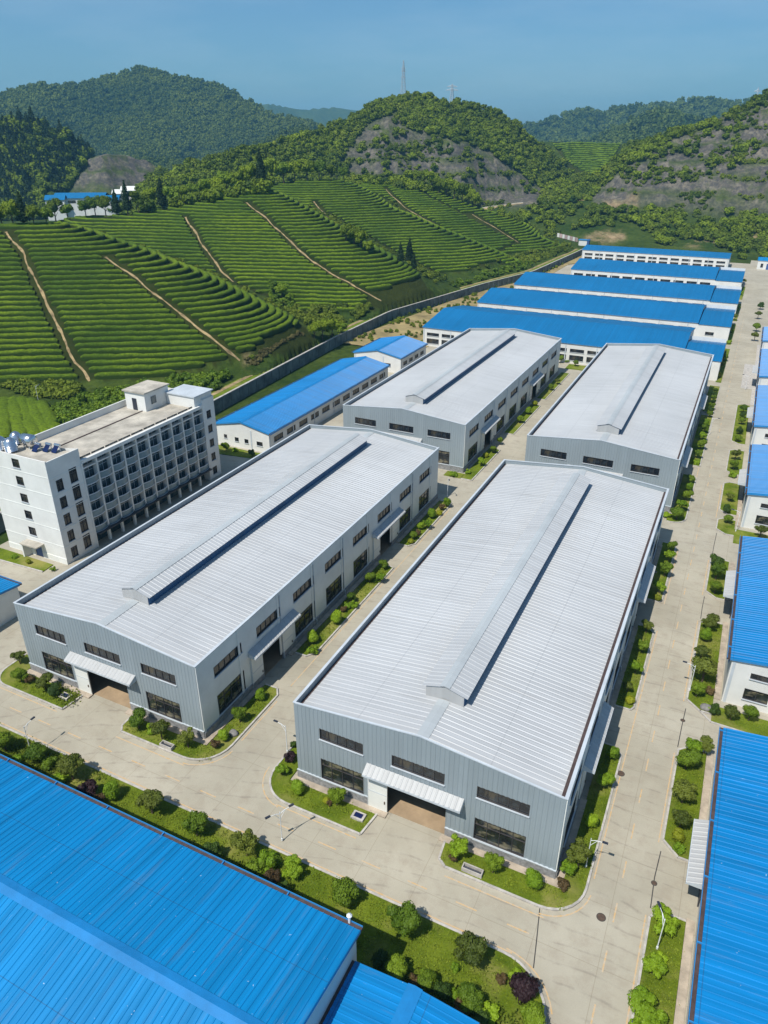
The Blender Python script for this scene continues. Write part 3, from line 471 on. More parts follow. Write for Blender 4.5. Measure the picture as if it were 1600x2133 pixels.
# ------------------------------------------------------------------ ground of the works
m = MB(); m.poly([(-101, 12, 0), (45, 12, 0), (45, 462, 0), (-2.2, 462, 0), (-2.2, 448, 0), (-84, 448, 0), (-84, 410, 0), (-88, 400, 0), (-88, 206, 0), (-101, 206, 0)], MT['concrete']); road = tag(m.build('road'), kind='structure')
m = MB()
for a in np.arange(-72, -4, 4.6): m.box(a, a+1.9, 39.45, 39.58, .004, .008, MT['orange'])
for a in np.arange(16, 300, 4.6): m.box(.33, .46, a, a+1.9, .004, .008, MT['orange'])
for x0, x1 in ((-73, -62), (-53, -43.5), (-32, -23), (-14, -5)): m.box(x0, x1, 41.35, 41.47, .004, .008, MT['orange'])
m.box(-78, -6.5, 37.25, 37.38, .004, .008, MT['orange'])
for y0, y1 in ((47, 88), (95, 112), (127, 182)): m.box(-1.95, -1.83, y0, y1, .004, .008, MT['orange'])
for y0, y1 in ((22, 45.5), (53.5, 66), (75, 93), (100, 111), (127, 142)): m.box(2.72, 2.84, y0, y1, .004, .008, MT['orange'])
for y0, y1 in ((47, 54), (57, 111)): m.box(-40.2, -40.08, y0, y1, .004, .008, MT['orange'])
def arc(cx, cy_, r, a0, a1, n=7): return [(cx+r*math.cos(R(a0+(a1-a0)*i/n)), cy_+r*math.sin(R(a0+(a1-a0)*i/n))) for i in range(n+1)]
def band(mb, pts, w, z0, z1, mat):
    P = [np.array(p[:2], float) for p in pts]
    for a, b in zip(P[:-1], P[1:]):
        t = (b-a)/np.linalg.norm(b-a); n = np.array((-t[1], t[0]))*w/2; e = t*.0
        mb.prism([a-n-e, b-n+e, b+n+e, a+n-e], z0, z1, mat)
for c_, r_, a0, a1 in (((-44.2, 45.7), 4.1, -85, -5), ((-5.8, 45.6), 4.0, -85, -5), ((-31.3, 45.2), 4.0, 180, 265)): band(m, arc(*c_, r_, a0, a1, 8), .12, .004, .0075, MT['orange'])
band(m, arc(-7.2, 32.4, 5.1, 88, 20, 8), .12, .004, .0075, MT['orange'])
m.build('lane_marking', road)
m = MB()
for P in ([(-4.6, 36.9), (-5.0, 39.3), (-5.5, 42.1)], [(3.05, 46.3), (2.95, 49.5), (3.1, 52.6)], [(3.0, 67.0), (3.05, 70.5), (3.15, 73.8)], [(3.1, 93.6), (3.05, 96.5), (3.1, 99.7)], [(3.2, 111.8), (3.2, 116), (3.3, 121)]): band(m, P, .09, .003, .006, MT['seal'])
m.build('joint_seal', road)
for x, y, t in ((-.6, 43.6, 'round rusty manhole cover on the road crossing by the corner lawn'), (-1.9, 60.5, 'round rusty manhole cover by the left kerb of the long road'), (3.0, 48.9, 'small round drain cover at the joint beside the right-hand loading bay'), (3.05, 71.6, 'small dark drain cover on the joint between two right-hand verges')):
    m = MB(); r_ = .33 if 'man' in t else .2; m.tube([(0, 0, .004), (0, 0, .016)], r_, MT['iron'], 20); m.tube([(0, 0, .003), (0, 0, .010)], r_+.07, MT['seal'], 20); o = m.build('manhole_cover'); o.location = (x, y, 0); tag(o, t, 'manhole cover', 'manhole covers')
m = MB(); m.poly([(-116, 205, -.02), (-88.2, 205, -.02), (-88.2, 402, -.02), (-84.2, 411, -.02), (-84.2, 449, -.02), (-97, 449, -.02), (-104, 330, -.02)], plain('bare_earth', (.31, .24, .105), 1, .5, .12)); tag(m.build('bare_ground'), kind='structure')
# lawns with kerbs
def lawn(pts, kerb=None, z=.14, mat='grass'):
    m = MB(); m.prism(pts, -.05, z, MT[mat]); o = tag(m.build('lawn'), kind='structure')
    if kerb: m = MB(); band(m, kerb, .2, -.02, z+.04, MT['kerb']); m.build('kerb', o)
    return o
K = arc(-71.2, 44.4, 2.5, 180, 270); lawn([(-71.0, 45.1), (-70.9, 46.5), (-73.7, 47.2)]+K+[(-61.6, 41.9), (-61.3, 44.6)], [(-73.7, 47.2)]+K+[(-61.6, 41.9), (-61.3, 44.7)])
K = arc(-44.3, 45.9, 3.7, 270, 360); lawn([(-53.6, 44.6), (-53.5, 42.9), (-52.9, 42.2)]+K+[(-40.6, 54.8), (-41.3, 55.8), (-43.0, 55.8), (-43.0, 44.6)], [(-53.6, 44.7), (-53.5, 42.9), (-52.9, 42.2)]+K+[(-40.6, 54.8), (-41.3, 55.8), (-43, 55.8)])
for a, b in ((62.6, 87.0), (94.0, 111.8)): lawn([(-43, a), (-41.4, a), (-40.6, a+1.2), (-40.6, b), (-43, b)], [(-43, a), (-41.4, a), (-40.6, a+1.2), (-40.6, b), (-43, b)])
K = arc(-31.2, 45.3, 3.4, 180, 270); lawn([(-32.4, 53), (-34.6, 52.5)]+K+[(-22.8, 41.9), (-22.4, 44.6), (-32.4, 44.6)], [(-32.4, 53), (-34.6, 52.5)]+K+[(-22.8, 41.9), (-22.4, 44.7)])
K = arc(-5.7, 45.6, 3.4, 270, 360); lawn([(-15.3, 44.6), (-15.1, 42.8), (-14.3, 42.2)]+K+[(-2.3, 63), (-3.2, 64), (-4.4, 64), (-4.4, 44.6)], [(-15.3, 44.7), (-15.1, 42.8), (-14.3, 42.2)]+K+[(-2.3, 63), (-3.2, 64), (-4.4, 64)])
for a, b in ((70.6, 88.2), (95.2, 113.6)): lawn([(-4.4, a), (-2.6, a), (-2.3, a+.6), (-2.3, b-1), (-3.2, b), (-4.4, b)], [(-4.4, a), (-2.6, a), (-2.3, a+.6), (-2.3, b-1), (-3.2, b), (-4.4, b)])
K = arc(-4.2, 123.9, 2.3, 270, 360, 5); lawn([(-4.8, 121.7)]+K+[(-1.9, 143), (-2.8, 144), (-4.3, 144), (-4.3, 124.8), (-5.2, 124.8)], [(-4.8, 121.7)]+K+[(-1.9, 143), (-2.8, 144), (-4.3, 144)])
for a, b in ((149.2, 182.6), (185, 208.6), (212.6, 252), (258, 290), (296, 330), (340, 372)): lawn([(-4.3 if a < 200 else -3.2, a), (-1.8, a), (-1.7, b), (-4.3 if a < 200 else -3.2, b)], [(-4.3, a), (-1.8, a), (-1.7, b), (-4.3, b)] if a < 210 else None)
for a, b in ((122.6, 140), (150, 172), (177, 203)): lawn([(-43, a), (-40.8, a), (-40.6, b), (-43, b)], [(-43, a), (-40.8, a), (-40.6, b), (-43, b)])
lawn([(-46.6, 122.7), (-43.1, 122.7), (-43.1, 124.9), (-46.6, 124.9)]); lawn([(-43, 207.6), (-36.6, 207.6), (-36.6, 212.6), (-43, 212.6)])
for a, b, x in ((30, 46.3, 5.9), (52.5, 67.4, 5.9), (74, 93.3, 5.9), (99.8, 111.6, 5.7), (121, 127, 5.9), (129, 143.6, 5.9), (148, 162, 5.9), (166, 195, 5.9)):
    n_, f_ = (a, b); P = [(3.1, a+1.4), (4.6, a), (x, a), (x, b), (4.0, b), (3.1, b-.9)]; lawn(P, [(x, a), (4.6, a), (3.1, a+1.4), (3.1, b-.9), (4.0, b), (x, b)])
lawn([(5.92, 72.6), (30, 71.5), (30, 75.6), (5.92, 75.6)], [(4.6, 74), (5.92, 72.6), (30, 71.5)]); lawn([(5.92, 118.5), (30, 118), (30, 123.6), (5.92, 123.6)])
K = arc(-7.2, 32.4, 4.6, 90, 10, 8); lawn([(-80, 29.0), (-80, 36.9)]+[p for p in K]+[(-2.3, 20), (-6.2, 20), (-6.2, 27.9), (-15.6, 28), (-15.7, 29)], [(-80, 36.9)]+K+[(-2.3, 20)])
lawn([(-100.5, 61.8), (-88, 62.4), (-88.2, 64.6), (-100.5, 64.6)], [(-100.5, 61.8), (-88, 62.4)]); lawn([(-97, 111.5), (-84.5, 113.2), (-84.5, 116), (-97, 116)])
m = MB()
for x0, y0, n in ((-70.6, 45.4, 0), (-31.8, 45.4, 0)):
    for a, b in ((0, 10.1), (16.2, 26.7)): m.box(x0+a-.3, x0+b+.2, y0-.8, y0-.09, -.02, .15, MT['paving'])
    m.box(x0+26.82, x0+27.5, y0-.8, y0+10, -.02, .148, MT['paving']); m.box(x0+26.82, x0+27.5, y0+16.5, y0+42, -.02, .148, MT['paving']); m.box(x0+26.82, x0+27.5, y0+49, y0+67, -.02, .148, MT['paving'])
for a, b in ((22, 46.6), (53.8, 67.4), (77, 94), (100, 111.6), (125, 149)): m.box(5.92, 6.6, a, b, -.02, .16, MT['paving'])
tag(m.build('pavement'), kind='structure')
# ------------------------------------------------------------------ terrain
def vnoise(x, y, seed=0):
    xi, yi = np.floor(x), np.floor(y); fx, fy = x-xi, y-yi; fx = fx*fx*(3-2*fx); fy = fy*fy*(3-2*fy)
    def h(a, b): v = np.sin(a*127.1+b*311.7+seed*74.7)*43758.5453; return v-np.floor(v)
    return (h(xi, yi)*(1-fx)+h(xi+1, yi)*fx)*(1-fy)+(h(xi, yi+1)*(1-fx)+h(xi+1, yi+1)*fx)*fy
def fbm(x, y, seed=0, o=4): return sum(vnoise(x*2**i, y*2**i, seed+i)*.5**i for i in range(o))/(2-.5**(o-1))
WALLX = np.array([(40, -104), (100, -107), (132, -110), (201, -114.9), (243, -116), (313, -104), (354, -94), (428, -90.5), (446, -90)], float)
def wallx(y): return np.interp(y, WALLX[:, 0], WALLX[:, 1])
def sdist(P, L):
    """signed distance to polyline (positive on its right-hand side walking along) and nearest point's index/t"""
    best = np.full(len(P), 1e9); sg = np.zeros(len(P)); Q = np.zeros((len(P), 2))
    for a, b in zip(L[:-1], L[1:]):
        d = b-a; t = np.clip(((P-a)@d)/(d@d), 0, 1); q = a+t[:, None]*d; r = P-q; ds = np.hypot(r[:, 0], r[:, 1]); m_ = ds < best
        best[m_] = ds[m_]; sg[m_] = np.sign(d[1]*r[m_, 0]-d[0]*r[m_, 1]); Q[m_] = q[m_]
    return best*sg, Q
# tea hill: every spur is a face rising from its foot line, cut by its crest, falling away behind it
TEA = [dict(foot=((0, 800, 4), (330, 790, 4)), g=.40, crest=[(-260, 480), (-120, 468), (0, 459), (85, 451), (127, 448), (270, 500), (400, 555), (520, 610), (610, 655), (645, 688)]),
       dict(foot=((640, 655, 7), (800, 628, 7)), g=.40, dirf=(-.30, .95), crest=[(140, 447), (250, 440), (370, 427), (465, 400), (555, 387), (650, 440), (760, 500), (850, 555), (912, 600)]),
       dict(foot=((900, 577, 7), (1050, 545, 7)), g=.36, dirf=(-.62, .78), crest=[(540, 388), (600, 380), (700, 375), (748, 388), (800, 425), (920, 475), (1000, 505), (1062, 535)]),
       dict(foot=((1000, 530, 7), (1095, 513, 7)), g=.36, dirf=(-.68, .73), crest=[(735, 377), (845, 379), (965, 440), (1040, 480), (1102, 512)]),
       dict(foot=((1080, 520, 6), (1165, 512, 6)), g=.36, dirf=(-.72, .69), crest=[(838, 378), (900, 400), (1000, 438), (1080, 462), (1120, 495), (1180, 517)])]
for s in TEA:
    a, b = at(*s['foot'][0]), at(*s['foot'][1]); t = (b-a)[:2]; t /= np.linalg.norm(t); gd = np.array((-t[1], t[0]))
    if 'dirf' in s: gd = np.array(s['dirf'])/np.linalg.norm(s['dirf'])
    s['P'] = b if 'dirf' in s else a; s['gv'] = gd*s['g']; C_ = []
    for u, v in s['crest']:
        d = ray(u, v-22); k = (CH-s['P'][2]-s['gv']@(CAM[:2]-s['P'][:2]))/(s['gv']@d[:2]-d[2]); C_.append(CAM+d*k)
    s['c3'] = np.array(C_); s['L'] = s['c3'][:, :2]
def tea_parts(P):
    H, Dd = [], []
    for s in TEA:
        d, Q = sdist(P, s['L']); f = lambda X: s['P'][2]+(X-s['P'][:2])@s['gv']
        e0 = (np.linalg.norm(Q-s['L'][-1], axis=1) < .01) | (np.linalg.norm(Q-s['L'][0], axis=1) < .01); d = np.where(e0 & (d > 0), -d, d)
        drop = 5.0*np.clip(1-np.maximum(d, 0)/26, 0, 1)**2; fq = f(Q)-5.0
        hs = np.where((d >= 0) & (f(P) <= f(Q)+1.2), f(P)-drop, fq-.42*np.abs(d)); d = np.where(f(P) > f(Q)+1.2, -np.abs(d), d); H.append(hs); Dd.append(d)
    return np.array(H), np.array(Dd)
GX, GY, GS_ = np.arange(-400, -84, 2.0), np.arange(40, 640, 2.0), 2.0
gx_, gy_ = np.meshgrid(GX, GY, indexing='ij'); PP = np.c_[gx_.ravel(), gy_.ravel()]
_h, _d = tea_parts(PP); TH = _h.max(0).reshape(gx_.shape); TK = _h.argmax(0).reshape(gx_.shape)
TD = np.take_along_axis(_d, _h.argmax(0)[None], 0)[0].reshape(gx_.shape)
TH = np.maximum(TH, 2.6)
wd = np.clip((wallx(gy_)-gx_)/14, 0, 1); TH = 2.6+(TH-2.6)*np.minimum(1, wd*1.6)
TH += (fbm(gx_/26, gy_/26, 3)-.5)*2.6*np.clip((TH-4)/8, 0, 1)
def blur(A, n):
    for _ in range(n):
        for ax in (0, 1): A = (np.roll(A, 1, ax)+2*A+np.roll(A, -1, ax))/4
    return A
TH = blur(TH, 7)
def tea_h(x, y):
    u = np.clip((x-GX[0])/GS_, 0, len(GX)-1.001); v = np.clip((y-GY[0])/GS_, 0, len(GY)-1.001); i = u.astype(int); j = v.astype(int); a, b = u-i, v-j
    return (TH[i, j]*(1-a)+TH[i+1, j]*a)*(1-b)+(TH[i, j+1]*(1-a)+TH[i+1, j+1]*a)*b
HILLS = [ # crest sight points with distance, front slope, back slope, relief
    dict(p=[(300, 392, 520), (380, 345, 530), (450, 325, 540), (530, 308, 560), (590, 296, 580), (640, 276, 600), (690, 262, 615), (720, 252, 625), (760, 226, 640), (800, 208, 650), (840, 197, 655), (870, 192, 660), (920, 208, 660), (980, 216, 665), (1040, 234, 670), (1080, 262, 675), (1120, 296, 680), (1180, 350, 690)], sf=.75, sb=.5, n=9),
    dict(p=[(1080, 296, 800), (1120, 294, 800), (1200, 298, 800), (1290, 300, 800), (1340, 300, 800)], sf=.22, sb=.3, n=2),
    dict(p=[(1180, 400, 600), (1230, 372, 605), (1290, 322, 610), (1340, 296, 615), (1400, 276, 620), (1450, 266, 625), (1500, 247, 630), (1560, 216, 640), (1600, 194, 645), (1700, 155, 650), (1900, 120, 660), (2200, 120, 660)], sf=.72, sb=.4, n=7),
    dict(p=[(-500, 250, 760), (-100, 255, 760), (0, 256, 760), (60, 248, 760), (130, 276, 770), (180, 310, 780), (240, 340, 790), (290, 380, 800), (330, 420, 800)], sf=.55, sb=.4, n=10),
    dict(p=[(60, 400, 640), (140, 380, 645), (185, 334, 650), (215, 318, 655), (262, 328, 660), (335, 350, 665), (375, 395, 670)], sf=.7, sb=.5, n=3),
    dict(p=[(-600, 200, 1500), (-150, 200, 1600), (0, 197, 1650), (80, 176, 1650), (140, 181, 1660), (190, 169, 1680), (250, 157, 1700), (290, 144, 1720), (330, 151, 1720), (400, 166, 1700), (460, 178, 1680), (520, 211, 1650), (560, 238, 1620), (640, 252, 1600), (680, 268, 1580), (740, 300, 1550), (800, 330, 1550)], sf=.5, sb=.4, n=75),
    dict(p=[(250, 330, 1150), (330, 330, 1150), (430, 340, 1150), (480, 320, 1180), (560, 290, 1200), (620, 262, 1230), (680, 280, 1200), (760, 330, 1150)], sf=.45, sb=.3, n=14),
    dict(p=[(480, 225, 3800), (560, 214, 3800), (600, 222, 3900), (640, 226, 3900), (700, 222, 4000), (740, 228, 4000), (900, 240, 4000)], sf=.5, sb=.5, n=40),
    dict(p=[(1040, 285, 2100), (1090, 262, 2100), (1130, 257, 2100), (1190, 234, 2150), (1220, 230, 2150), (1260, 234, 2200), (1330, 227, 2200), (1400, 217, 2200), (1480, 210, 2200), (1520, 217, 2200), (1700, 230, 2200), (2200, 240, 2200)], sf=.45, sb=.4, n=60),
    dict(p=[(1240, 300, 1500), (1300, 268, 1500), (1380, 236, 1520), (1440, 254, 1520), (1520, 290, 1500)], sf=.45, sb=.4, n=20)]
for h in HILLS:
    A_ = []
    for u, v, D in h['p']: a, e = az_el(u, v); A_.append((a, D, CH+D*e))
    A_ = np.array(sorted(A_)); h['A'] = A_
AZB = [(980, 443), (1020, 436), (1080, 428), (1200, 419), (1300, 423), (1400, 430), (1500, 437), (1620, 445), (2200, 470)]
BA = np.array([(az_el(u, v)[0], 560., CH+560*az_el(u, v)[1]) for u, v in AZB])
def H_far(x, y):
    az = np.arctan2(x, y); D = np.hypot(x, y); out = np.full(x.shape, -50.0)
    for i, h in enumerate(HILLS):
        A_ = h['A']; Dc = np.interp(az, A_[:, 0], A_[:, 1]); zc = np.interp(az, A_[:, 0], A_[:, 2]); edge = np.maximum(0, np.maximum(A_[0, 0]-az, az-A_[-1, 0]))*Dc
        below = np.abs(Dc-D); sc_ = h['n']*(3.0 if h['n'] > 30 else 6)
        rid = 1-2*np.abs(fbm(az*Dc/sc_+5*i, D/(sc_*2.2), 11+i)-.5)*2
        v = zc-np.where(D < Dc, h['sf'], h['sb'])*below+h['n']*(rid-.55)*np.clip(below/(h['n']*4), 0, 1)-edge*.6
        out = np.maximum(out, v)
    zb = np.interp(az, BA[:, 0], BA[:, 2]); bank = np.where(D > 560, zb+np.maximum(0, D-575)*.02, zb-.30*(560-D)); fade = np.clip((az-BA[0, 0])/.03, 0, 1)
    base = np.where(az < BA[0, 0]-.001, 2.6+np.clip((D-450)/300, 0, 1)*11, -.6)+(fbm(x/40, y/40, 5)-.5)*2*np.clip((D-300)/200, 0, 1)
    base = np.maximum(base, -.6+(bank+.6)*fade) if True else base
    return np.maximum(out, base)
def H(x, y):
    x = np.asarray(x, float); y = np.asarray(y, float); far = H_far(x, y); ins = (x > GX[0]+4) & (x < GX[-1]-2) & (y > GY[0]) & (y < GY[-1]-8)
    z = np.where(ins, np.maximum(tea_h(x, y), np.where(np.hypot(x, y) > 430, far, -9)), far)
    comp = (x > wallx(y)-.6) & (y < 452) & (y > -200); z = np.where(comp, -.35, z)
    return np.where((y >= 452) & (y < 475) & (x > -95), np.minimum(z, -.35+(y-452)*.35), z)
def inpoly(u, v, poly):
    r = np.zeros(u.shape, bool); n = len(poly); j = n-1
    for i in range(n):
        (xi, yi), (xj, yj) = poly[i], poly[j]
        r ^= ((yi > v) != (yj > v)) & (u < (xj-xi)*(v-yi)/((yj-yi) or 1e-9)+xi); j = i
    return r
AZ = np.radians(np.arange(-66, 20, .16)); DS = np.exp(np.arange(math.log(55), math.log(5200), .0085))
aa, dd = np.meshgrid(AZ, DS, indexing='ij'); tx_, ty_ = dd*np.sin(aa), dd*np.cos(aa); tz_ = H(tx_, ty_)
ROCKS = [[(685, 378), (738, 290), (775, 250), (815, 240), (860, 272), (940, 290), (1020, 318), (1070, 352), (1130, 394), (1122, 428), (1000, 434), (960, 398), (840, 376)],
         [(1225, 428), (1248, 395), (1300, 352), (1400, 290), (1490, 262), (1530, 235), (1640, 205), (1720, 190), (1720, 460), (1500, 440), (1300, 428)], [(140, 400), (188, 325), (215, 303), (300, 338), (345, 358), (350, 400), (280, 410)], [(345, 318), (398, 314), (400, 330), (375, 340)]]
DIRT = [[(1215, 500), (1225, 478), (1300, 484), (1310, 502)], [(1420, 512), (1450, 490), (1600, 492), (1610, 508)], [(1255, 424), (1330, 424), (1330, 434), (1260, 438)], [(415, 378), (460, 372), (455, 388), (418, 392)], [(500, 752), (528, 742), (540, 760), (512, 768)]]
FIELD2 = [(1150, 290), (1300, 296), (1270, 345), (1235, 372), (1190, 365)]
P3 = np.stack([tx_, ty_, tz_], -1); pu, pv, pw = project(P3)
jit = (fbm(tx_/14, ty_/14, 21)-.5)*26
rock = np.zeros(tz_.shape)
for q in ROCKS: rock = np.maximum(rock, inpoly(pu+jit, pv+jit*.5, q) & (dd > 480) & (dd < (1500 if q is ROCKS[3] else 720)))
rock = blur(rock.astype(float), 2); bz = 10.0; ph = tz_/bz+fbm(tx_/60, ty_/60, 31)*.8; st = np.floor(ph)+np.clip((ph-np.floor(ph))*1.6-.0, 0, 1)
tz_ = tz_+(((st-ph)*bz)*.95+(fbm(tx_/5, ty_/5, 41)-.5)*3.0)*rock
shelf = ((ph-np.floor(ph)) > .66)*rock
dirt = np.zeros(tz_.shape)
for q in DIRT: dirt = np.maximum(dirt, inpoly(pu+jit*.6, pv+jit*.3, q) & (dd < 700))
dirt = np.maximum(blur(dirt.astype(float), 1), 0); field = inpoly(pu, pv, FIELD2) & (dd > 640) & (dd < 900)
teab = ((tea_h(tx_, ty_) > 4.2) & (tx_ > GX[0]+6) & (tx_ < GX[-1]) & (ty_ > GY[0]) & (ty_ < GY[-1]-8) & (dd < 640) & (TD[np.clip(((tx_-GX[0])/GS_).round().astype(int), 0, len(GX)-1), np.clip(((ty_-GY[0])/GS_).round().astype(int), 0, len(GY)-1)] > -9.5)).astype(float)
na, nd = tz_.shape; V = np.stack([tx_, ty_, tz_], -1).reshape(-1, 3); idx = np.arange(na*nd).reshape(na, nd)
F = np.stack([idx[:-1, :-1], idx[1:, :-1], idx[1:, 1:], idx[:-1, 1:]], -1).reshape(-1, 4)[:, ::-1]
def m_terrain():
    k = NT('hill_ground'); a = k.n('ShaderNodeAttribute'); a.attribute_name = 'cover'; sp_ = k.n('ShaderNodeSeparateColor'); k.l(a.outputs['Color'], sp_.inputs[0])
    n1 = k.noise(.05, 6, .7); n2 = k.noise(.35, 6, .75); n3 = k.noise(.012, 5, .6); n4 = k.noise(.06, 6, .7, k.mapping((1, 1, 3.0)))
    gr = k.mix(k.ramp(n1, [(.3, 0), (.7, 1)]), (.022, .05, .008), (.085, .115, .018)); gr = k.mix(k.ramp(n2, [(.35, .6), (.6, 0)]), gr, (.012, .028, .006))
    teag = k.mix(k.ramp(n1, [(.35, 0), (.7, 1)]), (.018, .028, .005), (.045, .055, .010))  # dark soil under the bushes, darkened further as painted shadow between rows
    rk = k.mix(k.ramp(n4, [(.32, 0), (.68, 1)]), (.075, .072, .062), (.235, .205, .155)); rk = k.mix(k.ramp(n2, [(.42, .8), (.6, 0)]), rk, (.05, .05, .055)); rk = k.mix(k.ramp(n1, [(.55, 0), (.72, .75)]), rk, (.065, .095, .018))
    dt = k.mix(k.ramp(n2, [(.35, 0), (.7, 1)]), (.22, .15, .085), (.46, .34, .20))
    c = k.mix(k.n('ShaderNodeAttribute', attribute_name='tea').outputs['Fac'], gr, teag); c = k.mix(sp_.outputs[0], c, rk); c = k.mix(k.math('MULTIPLY', sp_.outputs[2], .75), c, gr); c = k.mix(k.math('MULTIPLY', sp_.outputs[1], k.ramp(n1, [(.42, 0), (.58, 1)])), c, dt)
    k.bump(n2, .8, 1.2); return k.fin(c, .95, 0, .1)
me = mesh_np('terrain', V, F, m_terrain()); ca = me.color_attributes.new('cover', 'FLOAT_COLOR', 'POINT')
ca.data.foreach_set('color', np.stack([rock, dirt, shelf, np.ones_like(rock)], -1).astype(np.float32).ravel()); ta = me.attributes.new('tea', 'FLOAT', 'POINT'); ta.data.foreach_set('value', np.maximum(teab, field).astype(np.float32).ravel())
me.polygons.foreach_set('use_smooth', np.ones(len(F), bool)); tag(link('terrain', me), kind='structure')
m = MB(); m.poly([(-6000, -2000, -1.2), (6000, -2000, -1.2), (6000, 60, -1.2), (-6000, 60, -1.2)], MT['grass']); m.poly([(300, 60, -1.2), (6000, 60, -1.2), (6000, 6000, -1.2), (300, 6000, -1.2)], MT['grass']); tag(m.build('ground'), kind='structure')
HP = tz_
def hit(u, v, dmin=90):
    """where sight lines meet the terrain (arrays of image points) -> world points"""
    u = np.atleast_1d(np.asarray(u, float)); v = np.atleast_1d(np.asarray(v, float)); d = FW+RT*((u-800)/FPX)[:, None]-UP*((v-1066.5)/FPX)[:, None]
    az = np.arctan2(d[:, 0], d[:, 1]); e = d[:, 2]/np.hypot(d[:, 0], d[:, 1]); ai = np.clip((az-AZ[0])/(AZ[1]-AZ[0]), 0, na-1.001); i0 = ai.astype(int); fr = (ai-i0)[:, None]
    prof = HP[i0]*(1-fr)+HP[i0+1]*fr; zr = CH+e[:, None]*DS[None]; below = (zr < prof) & (DS > dmin)[None]; k = below.argmax(1); ok = below.any(1) & (k > 0); k = np.maximum(k, 1); r = np.arange(len(u))
    g0 = zr[r, k-1]-prof[r, k-1]; g1 = prof[r, k]-zr[r, k]; f = np.clip(g0/(g0+g1+1e-9), 0, 1); D = DS[k-1]+(DS[k]-DS[k-1])*f
    return np.c_[D*np.sin(az), D*np.cos(az), CH+e*D], ok
# ------------------------------------------------------------------ retaining wall
m = MB(); ys = np.arange(40, 447, 4.0); P = [np.array((wallx(y), y)) for y in ys]
for i in range(len(P)-1):
    a, b = P[i], P[i+1]; m.prism([a, a+(.45, 0), b+(.45, 0), b], -.4, 2.95, MT['retwall'])
rw = tag(m.build('retaining_wall'), 'long stained grey-green retaining wall running under the tea slope behind the blue roofs', 'retaining wall')
m = MB(); 
for i in range(len(P)-1): m.prism([P[i]-(.06, 0), P[i]+(.51, 0), P[i+1]+(.51, 0), P[i+1]-(.06, 0)], 2.952, 3.1, MT['kerb'])
m.build('coping', rw)
for i in range(len(P)-1): m = MB(); q = P[i]+(.45, 0); m.box(q[0]-.02, q[0]+.14, q[1]-.16, q[1]+.16, -.4, 2.94, MT['retwall']); m.build('buttress', rw)
m = MB()
for i in range(len(P)-1): a, b = P[i], P[i+1]; m.prism([a-(4.2, 0), a-(.002, 0), b-(.002, 0), b-(4.2, 0)], -.6, 2.75, MT['grass'])
tag(m.build('bank'), kind='structure'); m = MB()
for i in range(len(P)-1): a, b = P[i], P[i+1]; m.prism([a-(3.6, 0), a-(2.3, 0), b-(2.3, 0), b-(3.6, 0)], 2.6, 2.80, MT['path'])
tag(m.build('path'), kind='structure')
# ------------------------------------------------------------------ leaves and crowns
def rand_unit(n, rng): v = rng.normal(size=(n, 3)); return v/np.linalg.norm(v, axis=1)[:, None]
def leaf_quads(C, N, size, rng, asp=.62):
    n = len(C); r = rand_unit(n, rng); t = np.cross(N, r); t /= np.linalg.norm(t, axis=1)[:, None]+1e-9; b = np.cross(N, t); s_ = (size*rng.uniform(.65, 1.3, n))[:, None]
    V = np.stack([C-t*s_*.5, C-b*s_*asp*.5+t*s_*.05, C+t*s_*.5, C+b*s_*asp*.5+t*s_*.05], 1).reshape(-1, 3); return V, np.arange(n*4).reshape(n, 4)
ICO = None
def ico(sub=2):
    import bmesh
    b = bmesh.new(); bmesh.ops.create_icosphere(b, subdivisions=sub, radius=1); V = np.array([v.co[:] for v in b.verts]); F = np.array([[v.index for v in f.verts] for f in b.faces]); b.free(); return V, F
IV, IF = ico(2)
def crown(name, mat, lobes, nleaf, size, seed, core=.80, tilt=.55):
    """lobes = list of (x,y,z,rx,rz); leaves through the outer shell of every lobe plus a ragged inner body"""
    rng = np.random.default_rng(seed); Vs, Fs, b = [], [], 0; ar = np.array([l[3]*l[4] for l in lobes]); ar = ar/ar.sum()
    for l, w in zip(lobes, ar):
        n = int(nleaf*w)+3; d = rand_unit(n, rng); d[:, 2] = np.where(d[:, 2] < -.5, -d[:, 2], d[:, 2]); rr = rng.uniform(.72, 1.08, n)**.8
        sc = np.array((l[3], l[3], l[4])); C = np.array(l[:3])+d*sc*rr[:, None]; N = d+rand_unit(n, rng)*tilt; N /= np.linalg.norm(N, axis=1)[:, None]
        V, F = leaf_quads(C, N, size, rng); Vs.append(V); Fs.append(F+b); b += len(V)
        if core:
            V = IV*(core*(1+.22*(rng.random(len(IV))-.5)))[:, None]*sc+np.array(l[:3]); Vs.append(V); Fs.append(np.c_[IF, IF[:, 2]]+b); b += len(V)
    V = np.concatenate(Vs); F = np.concatenate(Fs); me = bpy.data.meshes.new(name)
    tri = F[:, 2] == F[:, 3]; faces = [tuple(f[:3]) if t else tuple(f) for f, t in zip(F.tolist(), tri)]
    me.from_pydata(V.tolist(), [], faces); me.materials.append(mat); me.update(); return me
def lobes(n, R_, spread, seed, zc=1.0, flat=.85):
    rng = np.random.default_rng(seed); L = [(0, 0, zc, R_*.78, R_*.78*flat)]
    for i in range(n): a = 2*math.pi*i/n+rng.uniform(-.4, .4); q = spread*rng.uniform(.7, 1.1); L.append((q*math.cos(a), q*math.sin(a), zc+rng.uniform(-.35, .55)*R_, R_*rng.uniform(.38, .55), R_*rng.uniform(.34, .5)))
    return L
